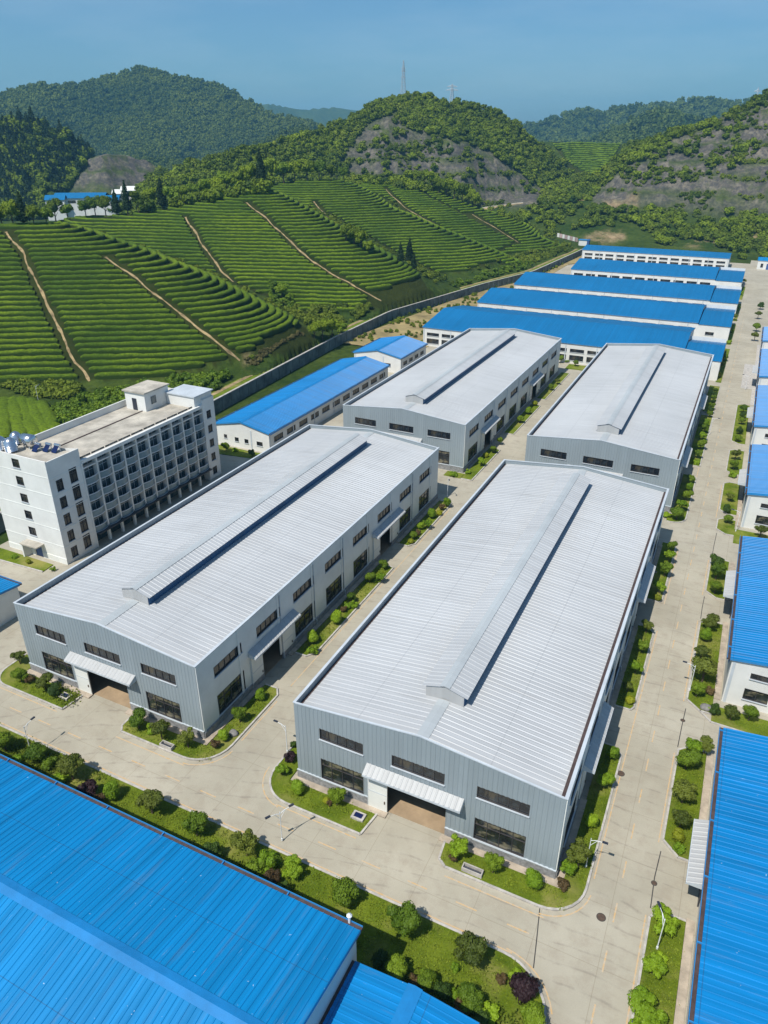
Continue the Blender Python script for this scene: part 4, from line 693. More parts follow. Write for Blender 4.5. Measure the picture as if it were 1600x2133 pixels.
def trunk_mesh(h, r, seed, limbs=3, mat='bark'):
    rng = np.random.default_rng(seed); m = MB(); m.tube([(0, 0, -.15), (.02, .01, h*.5), (.05, -.02, h)], [r, r*.75, r*.5], MT[mat], 7)
    for i in range(limbs): a = rng.uniform(0, 6.3); z = h*rng.uniform(.5, .85); m.tube([(.02, 0, z), (math.cos(a)*h*.3, math.sin(a)*h*.3, z+h*.35)], [r*.45, r*.15], MT[mat], 5)
    o = m.build('trunk'); me = o.data; bpy.data.objects.remove(o); return me
# unit-radius plants: base at z=0
PL = {}
def plant(kind, mat, nl, rad, spread, zc, nleaf, size, n_var=2, flat=.85, trunk=None, core=.8):
    out = []
    for k in range(n_var): out.append((crown(kind+'_crown', LF[mat], lobes(nl, rad, spread, 31*k+len(kind)*7, zc, flat), nleaf, size, 17*k+len(kind), core), trunk_mesh(zc*.8, trunk, k) if trunk else None))
    PL[kind] = out
plant('ball', 'bright', 6, .95, .36, .95, 2800, .125, 2, .95, .07, .86); plant('green', 'green', 8, .84, .55, 1.1, 2800, .135, 3, .95, .07, .74); plant('loose', 'bright', 9, .7, .68, 1.15, 2300, .15, 3, .95, .06, .62)
plant('olive', 'olive', 9, .7, .66, 1.25, 2300, .14, 3, 1.05, .08, .62); plant('dark', 'dark', 7, .84, .5, .95, 2300, .14, 2, .9, .06, .72); plant('purple', 'purple', 7, .85, .5, .8, 1200, .2, 2, .75, None, .7)
plant('yellow', 'yellow', 4, 1.0, .3, .65, 1100, .17, 2, .75, None, .86); plant('brown', 'brown', 6, .8, .55, .7, 900, .2, 2, .7, None, .65); plant('low', 'bright', 6, .85, .55, .45, 1000, .2, 2, .5, None); plant('lowgreen', 'green', 6, .85, .55, .5, 1000, .2, 2, .55, None)
KIND = dict(ball=('bright green ball shrub', 'shrub'), green=('rounded green tree', 'small tree'), loose=('loose bright tree', 'small tree'), olive=('dull olive tree', 'small tree'), dark=('dark green shrub', 'shrub'), purple=('dark purple shrub', 'shrub'), yellow=('yellow-green shrub', 'shrub'), brown=('bronze brown shrub', 'shrub'), low=('low bright bush', 'bush'), lowgreen=('low green bush', 'bush'))
def put_plant(kind, x, y, r, label, group, z=.12):
    tree = PL[kind][0][1] is not None; v = random.choice(PL[kind]); nm = KIND[kind][1].replace(' ', '_')
    if tree:
        T = empty(nm, (x, y, z), label, KIND[kind][1], group, random.uniform(0, 6.28)); T.scale = (r, r, r*random.uniform(.95, 1.12)); link('crown', v[0], T); link('trunk', v[1], T)
    else:
        T = link(nm, v[0]); tag(T, label, KIND[kind][1], group); T.location = (x, y, z); T.rotation_euler.z = random.uniform(0, 6.28); T.scale = (r, r, r*random.uniform(.9, 1.1))
BEDS = {  # image centre of each crown, its width, kind: in order from the nearest end of the bed or from the left
 "on the long lawn": ('left', [(6, 1545, 44, 'green'), (74, 1565, 46, 'green'), (147, 1600, 52, 'olive'), (232, 1646, 40, 'ball'), (313, 1670, 56, 'olive'), (407, 1718, 52, 'green'), (512, 1760, 54, 'olive'), (610, 1810, 44, 'loose'), (717, 1861, 60, 'green'), (842, 1918, 70, 'green'), (980, 1979, 68, 'olive')]),
 "in the weeds of the long lawn": ('left', [(100, 1590, 40, 'lowgreen'), (28, 1590, 40, 'low'), (125, 1622, 40, 'low'), (185, 1655, 46, 'purple'), (205, 1672, 40, 'brown'), (442, 1772, 44, 'dark'), (560, 1795, 54, 'low'), (535, 1806, 46, 'lowgreen'), (569, 1838, 40, 'brown'), (590, 1851, 34, 'dark')]),
 "at the long lawn's rounded end": ('top', [(1078, 2034, 34, 'low'), (1091, 2062, 62, 'purple'), (1111, 2115, 52, 'green'), (1043, 2044, 26, 'brown')]),
 "beside the lower blue roof": ('left', [(790, 2000, 36, 'dark'), (825, 2022, 50, 'green'), (865, 2050, 34, 'brown'), (890, 2042, 44, 'green'), (923, 2064, 38, 'dark'), (949, 2074, 34, 'low'), (982, 2082, 52, 'green'), (960, 2105, 40, 'brown'), (1019, 2112, 44, 'low'), (949, 2017, 22, 'low'), (1000, 2126, 40, 'dark')]),
 "left of the farther front gate": ('left', [(39, 1370, 28, 'olive'), (41, 1406, 32, 'green'), (62, 1419, 24, 'brown'), (92, 1422, 34, 'olive'), (111, 1437, 28, 'dark')]),
 "right of the farther front gate": ('left', [(287, 1500, 40, 'green'), (318, 1522, 28, 'low'), (334, 1520, 44, 'olive'), (390, 1540, 40, 'olive'), (450, 1554, 26, 'brown'), (465, 1531, 28, 'ball'), (499, 1490, 34, 'green'), (542, 1447, 28, 'ball')]),
 "nearer strip between the two nearest sheds": ('near', [(651, 1356, 28, 'low'), (651, 1327, 30, 'ball'), (700, 1286, 31, 'ball'), (716, 1272, 20, 'brown'), (724, 1262, 24, 'low'), (732, 1243, 24, 'green'), (738, 1262, 22, 'low'), (770, 1203, 26, 'green'), (785, 1208, 22, 'low'), (793, 1202, 24, 'loose'), (800, 1176, 22, 'green')]),
 "farther strip between the two nearest sheds": ('near', [(856, 1129, 18, 'yellow'), (861, 1115, 20, 'green'), (870, 1112, 18, 'brown'), (877, 1094, 20, 'ball'), (890, 1092, 20, 'loose'), (900, 1068, 24, 'ball'), (915, 1070, 18, 'yellow'), (920, 1060, 18, 'brown'), (932, 1046, 22, 'ball')]),
 "left of the nearest shed gate": ('left', [(588, 1603, 28, 'loose'), (604, 1582, 30, 'purple'), (612, 1550, 18, 'dark'), (621, 1638, 36, 'ball'), (680, 1670, 20, 'yellow'), (686, 1674, 18, 'brown'), (702, 1661, 40, 'green')]),
 "right of the nearest shed gate": ('left', [(956, 1767, 44, 'loose'), (945, 1790, 24, 'brown'), (1028, 1801, 42, 'green'), (1113, 1832, 44, 'ball'), (1172, 1844, 32, 'brown'), (1184, 1806, 34, 'loose'), (1207, 1783, 52, 'olive')]),
 "nearest strip along the nearest shed's side": ('near', [(1232, 1710, 32, 'ball'), (1260, 1628, 34, 'loose'), (1277, 1567, 32, 'ball')]),
 "middle strip along the nearest shed's side": ('near', [(1313, 1460, 26, 'yellow'), (1308, 1432, 24, 'olive'), (1325, 1391, 30, 'loose'), (1339, 1346, 30, 'green'), (1348, 1306, 28, 'olive')]),
 "farthest strip along the nearest shed's side": ('near', [(1370, 1248, 20, 'yellow'), (1375, 1224, 26, 'loose'), (1386, 1186, 30, 'green'), (1394, 1158, 27, 'loose'), (1399, 1138, 21, 'green')]),
 "at the corner of the second-row shed": ('near', [(1390, 1072, 22, 'low'), (1412, 1066, 32, 'green'), (1421, 1051, 26, 'loose'), (1431, 1031, 24, 'green'), (1436, 1014, 18, 'ball'), (1440, 997, 18, 'green')]),
 "beyond the second-row shed's first canopy": ('near', [(1450, 962, 18, 'low'), (1454, 945, 18, 'green'), (1461, 926, 20, 'green'), (1464, 908, 18, 'loose'), (1468, 892, 18, 'green'), (1471, 880, 16, 'ball')]),
 "in the neat row by second-row shed": ('near', [(1479, 862, 14, 'green'), (1481, 853, 14, 'dark'), (1483, 845, 14, 'green'), (1485, 837, 13, 'dark'), (1487, 829, 13, 'green'), (1489, 821, 13, 'dark'), (1490, 813, 12, 'green')]),
 "on the lower right verge": ('near', [(1345, 2114, 70, 'loose'), (1362, 2010, 44, 'loose'), (1375, 2000, 30, 'low'), (1384, 1922, 50, 'loose')]),
 "on the verge opposite the street lamp": ('near', [(1415, 1769, 26, 'low'), (1412, 1745, 32, 'yellow'), (1420, 1706, 42, 'olive'), (1426, 1650, 50, 'olive'), (1433, 1582, 46, 'green'), (1448, 1554, 36, 'loose'), (1470, 1556, 32, 'olive')]),
 "on the verge rounding the white gable": ('near', [(1490, 1478, 24, 'dark'), (1471, 1473, 18, 'low'), (1525, 1485, 32, 'olive'), (1563, 1485, 34, 'green'), (1453, 1438, 30, 'green'), (1478, 1442, 24, 'brown'), (1468, 1395, 54, 'olive'), (1463, 1358, 32, 'olive'), (1471, 1321, 30, 'ball'), (1480, 1297, 34, 'olive')]),
 "beside the second right-hand blue roof": ('near', [(1491, 1222, 30, 'green'), (1494, 1191, 32, 'green'), (1495, 1166, 32, 'dark')]),
 "beside the third right-hand blue roof": ('near', [(1586, 1106, 28, 'olive'), (1517, 1080, 20, 'green'), (1514, 1060, 18, 'dark'), (1521, 1036, 18, 'olive'), (1527, 990, 18, 'low'), (1530, 968, 20, 'green'), (1534, 948, 20, 'olive')]),
 "far along the right verge": ('near', [(1538, 912, 16, 'green'), (1541, 896, 16, 'dark'), (1545, 876, 15, 'green'), (1550, 850, 18, 'green'), (1547, 864, 14, 'dark'), (1573, 700, 16, 'olive'), (1577, 680, 16, 'green'), (1580, 655, 14, 'olive'), (1585, 635, 14, 'dark')]),
 "by the ends of the blue workshops": ('near', [(1495, 781, 18, 'yellow'), (1500, 762, 15, 'olive'), (1510, 742, 16, 'green'), (1518, 712, 14, 'low'), (1523, 690, 13, 'low'), (1531, 660, 12, 'olive'), (1537, 640, 12, 'low'), (1543, 612, 11, 'low'), (1550, 585, 10, 'olive')]),
 "strip between the two second-row sheds": ('near', [(945, 988, 22, 'low'), (975, 984, 16, 'low'), (1003, 962, 18, 'loose'), (1012, 950, 16, 'yellow'), (1028, 935, 18, 'green'), (1042, 918, 16, 'green'), (1084, 872, 18, 'green'), (1100, 855, 16, 'ball'), (1114, 842, 16, 'yellow'), (1148, 806, 14, 'green'), (1162, 794, 13, 'olive')]),
 "below the nearest blue workshop": ('left', [(1168, 748, 14, 'green'), (1182, 752, 13, 'low'), (1200, 756, 13, 'green'), (1214, 752, 14, 'low')]),
 "at the long low shed's gable": ('left', [(470, 930, 20, 'green'), (490, 938, 14, 'low'), (524, 942, 18, 'dark')]),
 "at the dormitory's foot": ('left', [(30, 1160, 16, 'low'), (60, 1172, 14, 'yellow'), (110, 1186, 14, 'low')]),
}
RK = {'left': 'from the left', 'near': 'from the near end', 'top': 'from the road end'}
for where, (order, L) in BEDS.items():
    cnt, seen = {}, {}
    for q in L: cnt[q[3]] = cnt.get(q[3], 0)+1
    for u, v, d, k in L:
        p = at(u, v, 0); D = np.linalg.norm(p-CAM); r = .57*d/FPX*D/(1.15 if PL[k][0][1] else 1.2); p = at(u, v, r*(1.15 if PL[k][0][1] else .5)); seen[k] = seen.get(k, 0)+1
        lab = KIND[k][0]+(', '+ORD[seen[k]-1]+' '+RK[order]+',' if cnt[k] > 1 else '')+' '+where
        put_plant(k, p[0], p[1], r, lab, 'shrubs '+where)
# thin weeds growing over the lawn: nobody could count them
def scatter_mesh(name, centers, size, per, spread, mat, seed, h=.3):
    rng = np.random.default_rng(seed); n = len(centers)*per; C = np.repeat(centers, per, 0)+np.c_[rng.normal(0, spread, (n, 2)), rng.uniform(.0, h, n)]; N = rand_unit(n, rng); N[:, 2] = np.abs(N[:, 2])*.6; N /= np.linalg.norm(N, axis=1)[:, None]
    V, F = leaf_quads(C, N, size, rng); return link(name, mesh_np(name, V, F, mat))
rng = np.random.default_rng(4)
def in_rect(n, x0, x1, y0, y1, z=.14): return np.c_[rng.uniform(x0, x1, n), rng.uniform(y0, y1, n), np.full(n, z)]
W1 = np.concatenate([in_rect(420, -78, -50, 29.4, 36.2), in_rect(120, -37, -24, 29.8, 34), in_rect(150, -15, -4, 28.3, 32.5), in_rect(60, -70.8, -61, 42.4, 44.4)])
W1 = W1[fbm(W1[:, 0]/3, W1[:, 1]/3, 9) > .42]; tag(scatter_mesh('ground_cover', W1, .28, 26, .38, LF['scrub'], 5, .5), 'low weedy ground cover spreading over the lawn between the shrubs', 'ground cover', kind='stuff')
GT = [in_rect(int(9*(x1-x0)*(y1-y0)), x0, x1, y0, y1) for x0, x1, y0, y1 in ((-60, -5.5, 29.3, 36.7), (-70.5, -61.8, 42.2, 44.5), (-53, -41.5, 42.5, 44.5), (-42.9, -40.9, 46, 55), (-42.9, -40.9, 64, 86), (-32.4, -22.8, 42.5, 44.5), (-14.8, -3.6, 42.6, 44.5), (-4.2, -2.5, 46, 63), (-4.2, -2.5, 71, 88), (3.4, 5.8, 31, 46), (3.4, 5.8, 54, 66), (3.4, 5.8, 75, 93), (-6, -2.5, 21, 27))]
tag(scatter_mesh('grass', np.concatenate(GT), .16, 5, .14, leaf_mat('grass_blades', (.09, .14, .008), (.28, .34, .03), .8, .45, .3), 6, .13), 'short rough grass on the lawns and verges', 'grass', kind='stuff')
# ------------------------------------------------------------------ street lamps, troughs, lights in the grass
def lamp(x, y, rz, label, h=4.6, arms=1):
    T = empty('street_lamp', (x, y, .1), label, 'street lamp', 'white street lamps', rz); m = MB(); m.tube([(0, 0, 0), (0, 0, h*.5), (0, 0, h)], [.05, .042, .032], MT['lampw'], 8); m.tube([(0, 0, 0), (0, 0, .3)], .09, MT['lampw'], 8); m.build('pole', T)
    for a in range(arms):
        s_ = 1 if a == 0 else -1; m = MB(); m.tube([(0, 0, h-.25), (s_*.5, 0, h-.02), (s_*1.25, 0, h+.05)], [.03, .026, .022], MT['lampw'], 6); m.tube([(0, 0, h-.9), (s_*.55, 0, h-.03)], .025, MT['lampw'], 5); m.build('arm', T)
        m = MB(); m.box(min(s_*.95, s_*1.45), max(s_*.95, s_*1.45), -.1, .1, h+.06, h+.15, MT['dark']); m.box(min(s_*1.05, s_*1.42), max(s_*1.05, s_*1.42), -.09, .09, h+.03, h+.06, MT['lampw']); m.build('lamp_head', T)
for u, v, rz, t, ar in ((1220, 1808, 0, 'street lamp at the corner of the nearest grey shed, over the long road', 1), (588, 1752, R(60), 'twin-armed street lamp on the long lawn kerb, opposite the nearest shed', 2), (66, 1570, R(90), 'street lamp on the long lawn kerb near the left edge', 1), (599, 1568, R(180), 'thin white street lamp beside the left wall of the nearest grey shed', 1), (1436, 1440, R(180), 'leaning white street lamp on the verge facing the second side canopy', 1), (1368, 1978, R(120), 'street lamp standing in the grass at the lower right', 1),
                        (932, 1035, R(-60), 'small street lamp at the far corner of the shed by the dormitory', 1), (1337, 1266-30, R(0), 'white street lamp by the far side canopy of the nearest shed', 1), (1532, 1108, R(180), 'white street lamp by the third white warehouse on the right', 1), (1478, 905, 0, 'white street lamp beside the second-row shed', 1), (1552, 812, R(180), 'thin street lamp at the pale yard on the right', 1), (79, 830, R(90), 'thin grey pole with lamp at the foot of the tea slope', 1)):
    p = at(u, v, 0 if u != 79 else 3); lamp(p[0], p[1], rz, t, 3.8 if u != 79 else 6, ar)
def trough(u, v, w, label):
    p = at(u, v, .1); m = MB(); T = empty('concrete_trough', (p[0], p[1], .1), label, 'trough', 'grey concrete troughs on the kerb'); k = MT['kerb']
    m.box(-w/2, w/2, -.32, -.22, 0, .5, k); m.box(-w/2, w/2, .22, .32, 0, .5, k); m.box(-w/2, -w/2+.1, -.22, .22, 0, .5, k); m.box(w/2-.1, w/2, -.22, .22, 0, .5, k); m.box(-w/2+.1, w/2-.1, -.22, .22, 0, .1, k); m.build('basin', T); m = MB(); m.tube([(-w/2+.15, 0, .32), (w/2-.15, 0, .32)], .09, MT['dark'], 8); m.build('pipe', T)
trough(349, 1557, 1.6, 'grey concrete trough on the kerb of the farther front corner bed'); trough(984, 1817, 1.9, 'grey concrete trough on the kerb right of the nearest shed gate')
for u, v, t in ((137, 1452, 'small concrete pit with dark cover on the grass left of the farther gate'), (747, 1702, 'small concrete pit with blue cover on the grass left of the nearest gate')):
    p = at(u, v, .15); T = empty('pit_cover', (p[0], p[1], .12), t, 'pit cover', 'concrete pits in the front beds'); m = MB(); m.box(-.65, .65, -.45, .45, 0, .28, MT['kerb']); m.build('curb', T); m = MB(); m.box(-.42, .42, -.26, .26, .282, .32, MT['solar']); m.build('cover', T)
V = IV*(1+.3*(np.random.default_rng(3).random(len(IV))-.5))[:, None]*np.array((.6, .45, .4)); rk = mesh_np('boulder', V, np.c_[IF], MT['rock']); o = link('boulder', rk); o.location = (*at(487, 1527, .3)[:2], .3); tag(o, 'grey boulder in the corner bed by the shed beside the dormitory', 'boulder')
V = IV*(1+.25*(np.random.default_rng(5).random(len(IV))-.5))[:, None]*np.array((.7, .55, .35)); o = link('boulder', mesh_np('boulder', V, np.c_[IF], MT['rock'])); o.location = (*at(1470, 1473, .3)[:2], .3); tag(o, 'flat pale boulder on the verge rounding the white gable', 'boulder')
T = empty('downpipe_vent', (*at(728, 1918, 8.6)[:2], 8.2), 'small white roof vent at the far corner of the big blue roof', 'roof vent'); m = MB(); m.tube([(0, 0, 0), (0, 0, .9)], .1, MT['lampw'], 8); m.build('pipe', T); m = MB(); m.tube([(0, 0, .9), (0, 0, 1.0), (0, 0, 1.15)], [.18, .22, .05], MT['lampw'], 8); m.build('cowl', T)
# ------------------------------------------------------------------ dirt paths and tea rows on the hill
PATHS = [[(15, 483), (50, 530), (75, 590), (105, 650), (130, 700), (155, 750), (187, 797)], [(222, 535), (270, 570), (320, 610), (380, 660), (440, 705), (505, 757)], [(388, 452), (410, 490), (435, 530), (460, 565), (486, 588)], [(515, 422), (560, 460), (610, 510), (650, 545), (700, 575), (760, 610), (800, 630)], [(655, 420), (680, 450), (703, 470)], [(805, 395), (840, 430), (880, 455), (915, 472)], [(985, 447), (1050, 486), (1080, 506)]]
PN = ['leftmost', 'second from the left', 'third', 'fourth', 'fifth', 'sixth', 'farthest']; PW = []
for L, t in zip(PATHS, PN):
    uv = np.array(L, float); uu = np.interp(np.linspace(0, len(uv)-1, 6*len(uv)), np.arange(len(uv)), uv[:, 0]); vv = np.interp(np.linspace(0, len(uv)-1, 6*len(uv)), np.arange(len(uv)), uv[:, 1]); W3, ok = hit(uu, vv); W3 = W3[ok]
    keep = [W3[0]]; [keep.append(p) for p in W3[1:] if np.linalg.norm(p-keep[-1]) < 40]; W3 = np.array(keep); PW.append(W3[:, :2]); m = MB(); m2 = []
    S = np.concatenate([[0], np.cumsum(np.linalg.norm(np.diff(W3[:, :2], axis=0), axis=1))]); ss = np.arange(0, S[-1], 1.5); xy = np.c_[np.interp(ss, S, W3[:, 0]), np.interp(ss, S, W3[:, 1])]
    tt = np.gradient(xy, axis=0); tt /= np.linalg.norm(tt, axis=1)[:, None]; nn = np.c_[-tt[:, 1], tt[:, 0]]; wv = .30+.6*(fbm(ss/2.2, ss*0, 8)-.5); xy = xy+nn*(1.6*(fbm(ss/9, ss*0, 3)-.5))[:, None]
    l_, r_ = xy+nn*wv[:, None], xy-nn*wv[:, None]; zl, zr2 = H(l_[:, 0], l_[:, 1])+.10, H(r_[:, 0], r_[:, 1])+.10
    for i in range(len(xy)-1): m.poly([(*l_[i], zl[i]), (*r_[i], zr2[i]), (*r_[i+1], zr2[i+1]), (*l_[i+1], zl[i+1])], MT['path'])
    tag(m.build('path'), kind='structure')
def contours(A, lev):
    """chains of points along a level of the grid"""
    S_ = A > lev; ed = {}
    def pt(i, j, k): 
        if k == 0: t = (lev-A[i, j])/(A[i+1, j]-A[i, j]); return (GX[i]+GS_*t, GY[j])
        t = (lev-A[i, j])/(A[i, j+1]-A[i, j]); return (GX[i], GY[j]+GS_*t)
    c = S_[:-1, :-1].astype(int)+S_[1:, :-1]*2+S_[1:, 1:]*4+S_[:-1, 1:]*8; nb = {}
    for i, j in zip(*np.where((c > 0) & (c < 15))):
        e = []
        if S_[i, j] != S_[i+1, j]: e.append((i, j, 0))
        if S_[i+1, j] != S_[i+1, j+1]: e.append((i+1, j, 1))
        if S_[i, j+1] != S_[i+1, j+1]: e.append((i, j+1, 0))
        if S_[i, j] != S_[i, j+1]: e.append((i, j, 1))
        for a, b in ((e[0], e[1]),) if len(e) == 2 else ((e[0], e[1]), (e[2], e[3])): nb.setdefault(a, []).append(b); nb.setdefault(b, []).append(a)
    out, used = [], set()
    for st in sorted(nb, key=lambda k: len(nb[k])):
        if st in used: continue
        ch = [st]; used.add(st)
        while True:
            nx = [q for q in nb[ch[-1]] if q not in used]
            if not nx: break
            ch.append(nx[0]); used.add(nx[0])
        out.append(np.array([pt(*k) for k in ch]))
    return out
PLOTS = {}; DZ = 0.96; TLEV = np.arange(4.6, 60, DZ)
def row_mesh(xy, seed, w=.95, hgt=1.1):
    rng = np.random.default_rng(seed); t = np.gradient(xy, axis=0); t /= np.linalg.norm(t, axis=1)[:, None]+1e-9; n = np.c_[-t[:, 1], t[:, 0]]; z = H(xy[:, 0], xy[:, 1])
    pr = [(-1, -.5), (-1.02, .45), (-.72, .88), (-.2, 1.02), (.3, 1.0), (.75, .85), (1.02, .4), (1, -.5)]; k = len(pr); N = len(xy); ww = w*(.86+.28*vnoise(np.arange(N)*.35, np.full(N, seed*3.1))); hh = hgt*(.86+.28*vnoise(np.arange(N)*.3, np.full(N, seed*1.7)))
    fade = np.minimum(1, np.minimum(np.arange(N)+.6, N-np.arange(N)-.4)/1.6); V = np.zeros((N, k, 3))
    for q, (a, b) in enumerate(pr): V[:, q, :2] = xy+n*(a*ww*fade**.5)[:, None]; V[:, q, 2] = z+b*hh*(fade**.5 if b > 0 else 1)
    V[:, 1:-1] += rng.normal(0, .075, V[:, 1:-1].shape); i = np.arange(N*k).reshape(N, k); F = np.stack([i[:-1, :-1], i[1:, :-1], i[1:, 1:], i[:-1, 1:]], -1).reshape(-1, 4)
    me = mesh_np('tea_row', V.reshape(-1, 3), F, LF['tea']); at_ = me.attributes.new('flush_shade', 'FLOAT', 'POINT')
    at_.data.foreach_set('value', np.tile(np.array([0, .12, .75, 1, 1, .75, .12, 0], np.float32), N)); return me  # leaf tone per profile point, with side shade and lit top painted in
def flush_shade(me):
    n = len(me.vertices)//8; a = me.attributes.new('flush_shade', 'FLOAT', 'POINT'); a.data.foreach_set('value', np.tile(np.array([0, .12, .75, 1, 1, .75, .12, 0], np.float32), n)); return me
def side_of(P, L):
    d, _ = sdist(P, L); return d
XE = lambda x, y: x < wallx(y)-7
rows = []
for lev in TLEV:
    for ch in contours(TH, lev):
        if len(ch) < 6: continue
        S = np.concatenate([[0], np.cumsum(np.linalg.norm(np.diff(ch, axis=0), axis=1))]); n = int(S[-1]/1.0)
        if n < 8: continue
        xy = np.c_[np.interp(np.linspace(0, S[-1], n), S, ch[:, 0]), np.interp(np.linspace(0, S[-1], n), S, ch[:, 1])]
        ker = np.ones(5)/5; sm = np.c_[np.convolve(np.pad(xy[:, 0], 2, 'edge'), ker, 'valid'), np.convolve(np.pad(xy[:, 1], 2, 'edge'), ker, 'valid')]; xy = sm
        i = np.clip(((xy[:, 0]-GX[0])/GS_).round().astype(int), 0, len(GX)-1); j = np.clip(((xy[:, 1]-GY[0])/GS_).round().astype(int), 0, len(GY)-1)
        k = TK[i, j]; d = TD[i, j]; ok = (d > -9) & XE(xy[:, 0], xy[:, 1]) & (xy[:, 1] > 98) & (xy[:, 1] < 520); pu_, pv_, pw_ = project(np.c_[xy, H(xy[:, 0], xy[:, 1])]); ok &= (pu_ > -160) & (pu_ < 1250)
        mp = np.full(len(xy), 99.0); pl = np.zeros(len(xy), int)
        for q, L in enumerate(PW): dq, _ = sdist(xy, L); end = np.minimum(np.linalg.norm(xy-L[0], axis=1), np.linalg.norm(xy-L[-1], axis=1)); mp = np.minimum(mp, np.abs(dq))
        ok &= mp > 1.15
        cut = np.where(np.diff(np.r_[0, ok.astype(int), 0]) != 0)[0]
        for a, b in zip(cut[::2], cut[1::2]):
            s0 = a
            for q in list(np.where(np.diff(k[a:b]) != 0)[0]+a+1)+[b]:
                if q-s0 >= 5: rows.append((lev, int(np.bincount(k[s0:q]).argmax()), xy[s0:q-(0 if q == b else 1)]))
                s0 = q
rows = [r for r in rows if len(r[2]) >= 6]
SPN = ['nearest slope', 'second slope', 'third slope', 'fourth slope', 'farthest slope']
def plot_of(k, xy):
    c = xy[len(xy)//2]; u = project(np.array([[c[0], c[1], float(H(c[0], c[1]))]])); u, v = float(u[0][0]), float(u[1][0])
    def px(i): L = np.array(PATHS[i], float); o = np.argsort(L[:, 1]); return float(np.interp(v, L[o, 1], L[o, 0]))
    if k == 0: return 'left of the leftmost dirt path' if u < px(0) else ('between the two nearest dirt paths' if u < px(1) else 'on the bright nose right of the second path')
    if k == 1: return 'behind the bright nose, left of the third path' if u < px(2) and v < 592 else ('between the third and fourth paths' if u < px(3) else 'right of the fourth path')
    return {2: 'on the slope with the dark gully trees', 3: 'on the slope beyond the gully trees', 4: 'on the farthest tea slope'}[k]
from collections import defaultdict
PB = defaultdict(list)
for r in rows: PB[plot_of(r[1], r[2])].append(r)
NR = 0; RR = []
for pn, L in PB.items():
    L.sort(key=lambda r: r[0]); seenl = []
    for r in L:
        if r[0] not in seenl: seenl.append(r[0])
        RR.append((len(r[2]), pn, seenl.index(r[0]), r[2]))
RR.sort(key=lambda r: -r[0]); BIG, REST = RR[:280], RR[280:]
for q, (_, pn, i, xy) in enumerate(BIG):
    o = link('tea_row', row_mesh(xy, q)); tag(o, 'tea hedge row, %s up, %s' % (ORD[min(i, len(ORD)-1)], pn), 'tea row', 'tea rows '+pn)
if REST:
    Vs, Fs, b = [], [], 0
    for q, (_, pn, i, xy) in enumerate(REST):
        me = row_mesh(xy, 900+q); v = np.zeros(len(me.vertices)*3, np.float32); me.vertices.foreach_get('co', v); f = np.zeros(len(me.loops), np.int32); me.loops.foreach_get('vertex_index', f); Vs.append(v.reshape(-1, 3)); Fs.append(f.reshape(-1, 4)+b); b += len(v)//3; bpy.data.meshes.remove(me)
    tag(link('tea_bushes', flush_shade(mesh_np('tea_bushes', np.concatenate(Vs), np.concatenate(Fs), LF['tea']))), 'short broken lengths of tea bushes at the edges of the tea plots', 'tea bushes', kind='stuff')
print('TEA', len(BIG), len(REST), {k: len(v) for k, v in PB.items()})
# the little terrace plot beside the dormitory: five rows running towards the road
for q, (a, b) in enumerate((((-25, 824), (-30, 908)), ((2, 824), (8, 908)), ((22, 824), (46, 906)), ((42, 825), (74, 905)), ((62, 827), (96, 903)), ((82, 832), (114, 896)))):
    A_, B_ = at(*a, 4.0)[:2], at(*b, 4.0)[:2]; n = int(np.linalg.norm(B_-A_)); t = np.linspace(0, 1, n)[:, None]; xy = A_+(B_-A_)*t+np.c_[np.sin(t[:, 0]*3+q)*.4, 0*t[:, 0]]
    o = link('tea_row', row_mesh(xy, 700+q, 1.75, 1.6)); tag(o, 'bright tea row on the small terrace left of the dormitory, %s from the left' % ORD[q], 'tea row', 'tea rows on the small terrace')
# ------------------------------------------------------------------ woods
def src_crowns(pref, mat, n, seed, nleaf, size, conif=False):
    c = bpy.data.collections.new(pref)
    for k in range(n):
        L = lobes(6, .8, .5, seed+k, .75, 1.0) if not conif else [(0, 0, .35, .62, .45), (0, 0, .85, .5, .5), (0, 0, 1.35, .36, .5), (0, 0, 1.85, .2, .45), (0, 0, 2.2, .08, .3)]
        me = crown(pref+'_crown', LF[mat], L, nleaf, size, seed+k, .72 if not conif else .6, .7); o = bpy.data.objects.new(pref+'_crown', me); c.objects.link(o)
    return c
CR = dict(dry=src_crowns('dry', 'dry', 2, 95, 130, .42), forest=src_crowns('forest', 'forest', 4, 50, 170, .36), far=src_crowns('distant_forest', 'farforest', 4, 60, 90, .45), conifer=src_crowns('conifer', 'conifer', 2, 70, 170, .34, True), scrub=src_crowns('scrub', 'scrub', 3, 80, 130, .42), brightw=src_crowns('leafy', 'green', 3, 90, 170, .36))
